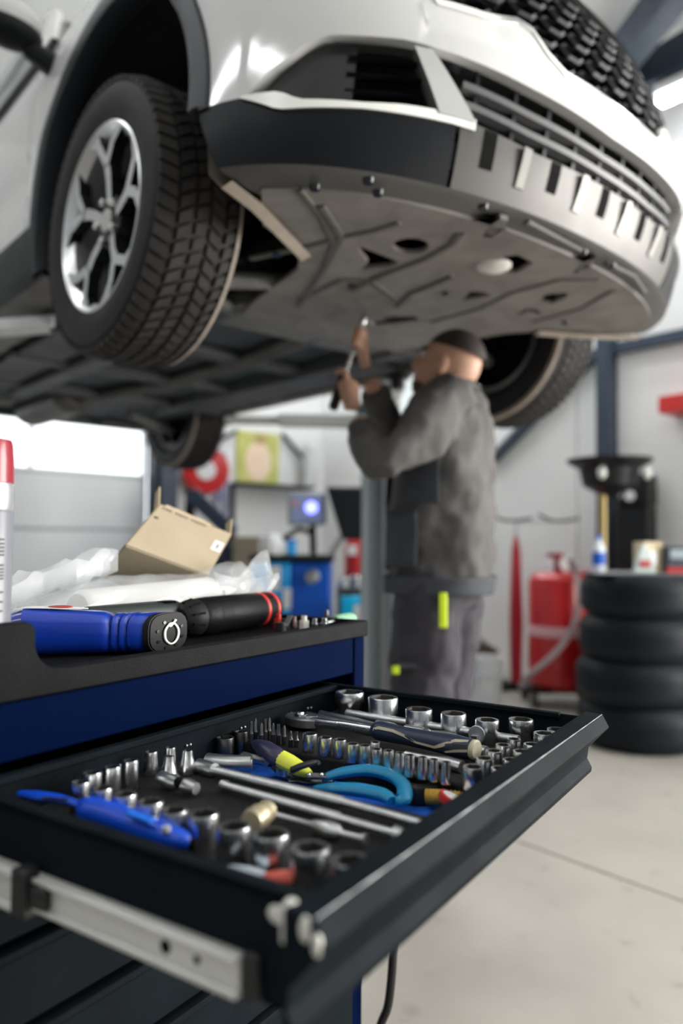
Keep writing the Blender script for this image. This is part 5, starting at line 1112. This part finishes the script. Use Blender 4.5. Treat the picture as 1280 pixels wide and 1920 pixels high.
b = MB(); b.sph((W_(582), -.03, zc + .01), (.045, .012, .045), 16, 10); b.build('blue_light', mat('blue_glow', (.20, .22, 1.0), .3, emit=3.), ds)
b = MB(); b.box(W_(546), W_(558), -.031, -.026, zc + .02, zc + .06); b.build('pink_key', mat('pink_key', (.75, .35, .42), .4), ds)
hz0, hz1 = zy(1012, Y), zy(918, Y); b = MB(); b.loft([[(W_(x), y, z) for x, z in ((640, hz0), (690, hz0), (690, hz1), (610, hz1))] for y in (-.30, .05)]); b.build('hood', BLK, t, bevel=.02)
b = MB(); b.tube([(W_(620), 0, zt + .05), (W_(650), 0, zt + .25), (W_(655), 0, hz0)], .025, 8); b.build('hood_arm', CHRS, t)
b = MB(); b.lathe([(.0005, 0), (.05, 0), (.05, .03), (.02, .04), (.02, .12), (.0005, .125)], 20, T(W_(588), -.27, zy(1078, Y)) @ RX(PI / 2)); b.build('spindle', CHRS, t)
zt += .05
def on_bal(name, label, cat, x, yy=-.12): p = at(x, 1040, Y + yy); return thing(name, label, cat, T(p.x, p.y, zt))
t2 = on_bal('white_jar', 'white round jar on the black tray of the balancer', 'jar', 508, -.235); b = MB(); b.lathe([(.0005, 0), (.075, 0), (.09, .03), (.09, .09), (.07, .13), (.03, .145), (.0005, .146)], 24); b.build('jar_body', WPL, t2); b = MB(); b.lathe([(.04, .143), (.038, .160), (.0005, .161)], 16); b.build('lid', WPL, t2)
t2 = on_bal('blue_jar', 'small blue jar beside the white round jar', 'jar', 546, -.2); b = MB(); b.lathe([(.0005, 0), (.035, 0), (.035, .09), (.0005, .10)], 20); b.build('jar_body', CYANB, t2); b = MB(); b.lathe([(.037, .09), (.037, .11), (.0005, .111)], 16); b.build('lid', BLU, t2)
# ---- cardboard carton, cyan canister, red cylinder with silver clutter
Y = 6.3; t = fthing('storage_carton', 'tall brown carton standing left of the blue balancer', 'carton', 462, Y); b = MB(); b.box(-.10, .17, -.12, .15, 0, zy(1008, Y)); b.build('carton_body', CARD, t, bevel=.004); b = MB(); b.box(-.10, .06, -.123, -.119, .75, .95); b.build('tape', CARDI, t)
t = fthing('brown_sack', 'rounded brown sack in front of the tall carton', 'sack', 470, 5.1); b = MB(); b.lathe([(.0005, 0), (.13, 0), (.16, .08), (.15, .40), (.11, .62), (.05, .70), (.0005, .71)], 20); b.build('sack_body', mat('sack_brown', (.45, .33, .20), .8, bump=.3, bscale=20), t); b = MB(); b.tube([(0, 0, .69), (.02, 0, .76)], [.03, .05], 10); b.build('tied_neck', CARDI, t)
Y = 5.15; t = fthing('oil_canister', 'bright cyan canister low beside the lift post', 'canister', 666, Y); zt = zy(1118, Y); b = MB(); b.box(-.10, .10, -.09, .09, 0, zt); b.build('canister_body', mat('canister_cyan', (.0, .52, .92), .35), t, bevel=.02); b = MB(); b.box(-.01, .10, -.093, -.089, zt - .16, zt - .05); b.build('label', WPL, t); b = MB(); b.cyl((-.05, 0, zt), (-.05, 0, zt + .03), .025, n=14); b.build('cap', BLK, t)
Y = 6.1; t = fthing('red_cylinder', 'round-topped red gas cylinder behind the lift post', 'gas cylinder', 668, Y); zt = zy(1003, Y); r = .10; b = MB(); b.lathe([(.0005, 0), (r, 0), (r, zt - .12), (r * .92, zt - .05), (r * .6, zt - .01), (.0005, zt)], 28); b.build('cylinder', RED, t); b = MB(); b.box(-.075, .0, -.108, -.09, zt - .16, zt - .08); b.build('white_label_and_glint', WPL, t)  # white patch near the top is a highlight painted onto the red
Y = 5.6; t = fthing('parts_trolley', 'low grey parts trolley full of small metal parts behind the canister', 'trolley', 672, Y); zt = zy(1100, Y); b = MB(); b.box(-.16, .14, -.12, .12, .10, zt); b.build('tub', mat('tub_dark', (.06, .06, .065), .5), t, bevel=.01)
for q in range(4): b = MB(); b.cyl((-.14 + .26 * (q % 2) - .012, -.1 + .2 * (q // 2), .05), (-.14 + .26 * (q % 2) + .012, -.1 + .2 * (q // 2), .05), .05, n=14); b.build('caster', GRIPK, t)
for i, (dx, dy, r, mt) in enumerate(((-.11, -.06, .045, ZINC), (-.02, -.07, .05, CHRS), (.07, -.05, .045, ZINC), (-.06, .04, .05, GUN), (.05, .05, .055, CHRS))):
    b = MB(); b.lathe([(r * .45, 0), (r, 0), (r, .05 + .02 * (i % 3)), (r * .5, .07 + .02 * (i % 3)), (r * .45, .02), (r * .45, 0)], 18); o = b.build('hub_ring', mt); p = t.matrix_world @ Vector((dx, dy, zt)); o.matrix_world = T(*p); tag(o, ('leftmost metal ring on the grey parts trolley', 'front middle metal ring on the grey parts trolley', 'front right metal ring on the grey parts trolley', 'dark metal ring at the back of the grey parts trolley', 'tallest metal ring at the back right of the parts trolley')[i], 'metal ring', 'rings on the parts trolley')
# ---- on the wall with the sectional door: poster, shelf, hose reel, cables
WU = U0 + .012
def w_(x, y, u=WU): return in_frame(ROOM, x, y, 0, u)
a, c = w_(443, 806), w_(521, 908); t = thing('poster', 'yellow-green poster with a pale figure blob above the shelf', 'poster', ROOM @ T(WU, a.y, c.z))
wd, hh = c.y - a.y, a.z - c.z
b = MB(); b.box(0, .012, 0, wd, 0, hh); b.build('print', mat('poster_green', (.42, .46, .10), .6, col2=(.62, .60, .22), scale=9), t)
b = MB(); b.prism([(wd * (.5 + .30 * math.cos(q)), hh * (.42 + .40 * math.sin(q))) for q in [2 * PI * i / 20 for i in range(20)]], .012, .014, Matrix(((0, 0, 1, 0), (1, 0, 0, 0), (0, 1, 0, 0), (0, 0, 0, 1)))); b.build('pale_shape', mat('poster_pink', (.80, .56, .40), .6, col2=(.85, .70, .55), scale=12), t)
b = MB(); b.prism([(wd * (.55 + .17 * math.cos(q)), hh * (.86 + .10 * math.sin(q))) for q in [2 * PI * i / 16 for i in range(16)]], .0122, .015, Matrix(((0, 0, 1, 0), (1, 0, 0, 0), (0, 1, 0, 0), (0, 0, 0, 1)))); b.build('brown_shape', mat('poster_brown', (.42, .30, .12), .6), t)
a, c = w_(428, 905), w_(566, 915); t = thing('tool_shelf', 'dark wall shelf with slanting struts under the poster', 'shelf', ROOM @ T(WU, a.y, a.z)); L = c.y - a.y
b = MB(); b.box(.002, .22, 0, L, -.03, 0); b.build('board', BLK, t)
for (x0, y0), (x1, y1) in (((380, 842), (440, 808)), ((525, 815), (566, 862)), ((432, 905), (432, 985)), ((380, 842), (380, 905))):
    p, q = w_(x0, y0), w_(x1, y1); o0 = Vector((WU, a.y, a.z)); b = MB(); b.bar(Vector((.04, p.y - o0.y, p.z - o0.z)), Vector((.04, q.y - o0.y, q.z - o0.z)), .035, .035); b.build('strut', BLK, t)
p = w_(584, 908); t = thing('roll_canister', 'pale upright canister at the right end of the wall shelf', 'canister', ROOM @ T(WU + .16, p.y - .16, a.z + .001)); hgt = w_(584, 838).z - a.z; b = MB(); b.lathe([(.0005, 0), (.07, 0), (.07, hgt), (.0005, hgt + .005)], 20); b.build('tube', mat('canister_grey', (.60, .63, .63), .4), t); b = MB(); b.lathe([(.072, hgt - .05), (.072, hgt + .01), (.0005, hgt + .012)], 20); b.build('lid', WPL, t)
t = thing('dark_bottle', 'slim dark bottle with red base label beside the pale canister', 'bottle', ROOM @ T(WU + .08, p.y - .055, a.z + .001)); b = MB(); b.lathe([(.0005, 0), (.045, 0), (.045, .22), (.02, .30), (.02, hgt), (.0005, hgt)], 18); b.build('bottle_body', BLK, t); b = MB(); b.lathe([(.047, .02), (.047, .14)], 18); b.build('label', RED, t)
p = w_(370, 885); t = thing('hose_reel', 'round red hose reel mounted on the wall beside the door', 'hose reel', ROOM @ T(WU, p.y, p.z)); rr = .21
b = MB(); Q = T(.16, 0, 0) @ RZ(-.5) @ RY(PI / 2); b.lathe([(.05, -.07), (rr, -.07), (rr + .01, -.06), (rr * .80, -.04), (rr * .80, .04), (rr + .01, .06), (rr, .07), (.05, .07)], 36, Q); b.build('drum', RED, t); b = MB(); b.lathe([(.0005, .075), (.09, .075), (.10, .06)], 24, Q); b.build('centre', WPL, t); b = MB(); b.box(0, .12, -.04, .04, -.25, .05); b.build('bracket', BLK, t)
for i, (x, y0, y1) in enumerate(((402, 850, 960), (410, 845, 940), (418, 850, 970))):
    p, q = w_(x, y0), w_(x, y1); t = MB(); t.tube(smooth([(0, 0, 0), (.02, .02, (q.z - p.z) * .5), (0, .01, q.z - p.z)], 5), .018, 8); o = t.build('hanging_hose', mat('hose_violet', (.30, .32, .50), .5)); o.matrix_world = ROOM @ T(WU + .03, p.y, p.z); tag(o, ('leftmost', 'middle', 'rightmost')[i] + ' bluish hose hanging on the wall right of the red reel', 'hose', 'hoses beside the red reel')
Y = 6.5; t = fthing('tyre_changer', 'dark navy tyre changer with slanting arm behind the cardboard box', 'tyre changer', 395, Y); z0, z1 = zy(1000, Y, 425), zy(925, Y, 355)
b = MB(); b.bar((wpx(-40, Y), 0, z1), (wpx(40, Y), 0, z0), .12, .13); b.build('arm', mat('changer_navy', (.03, .045, .075), .4), t, bevel=.01); b = MB(); b.box(-.20, .22, -.2, .2, 0, z0 - .08); b.build('cabinet', mat('changer_navy', (.03, .045, .075), .4), t, bevel=.02); b = MB(); b.box(wpx(20, Y), wpx(45, Y), -.06, .06, z0 - .1, z0 + .02); b.build('head', BLK, t, bevel=.01); b = MB(); b.bar((wpx(-45, Y), .05, z0 - .09), (wpx(-42, Y), .05, z1 + .03), .08, .08); b.build('mast', BLK, t)
# ---- red wall bracket at the right edge
p, q = in_frame(ROOM, 1238, 745, 1, V1 - .22), in_frame(ROOM, 1238, 776, 1, V1 - .22); t = thing('red_bracket', 'red bracket jutting out from the wall at the right edge', 'bracket', ROOM @ T(p.x, V1, q.z)); b = MB(); b.box(0, .75, -.26, -.004, 0, p.z - q.z); b.build('box_arm', mat('red_bracket', (.60, .03, .025), .4), t, bevel=.006); b = MB(); b.box(.1, .65, -.03, -.004, -.15, 0); b.build('wall_plate', STEEL_NAVY, t)
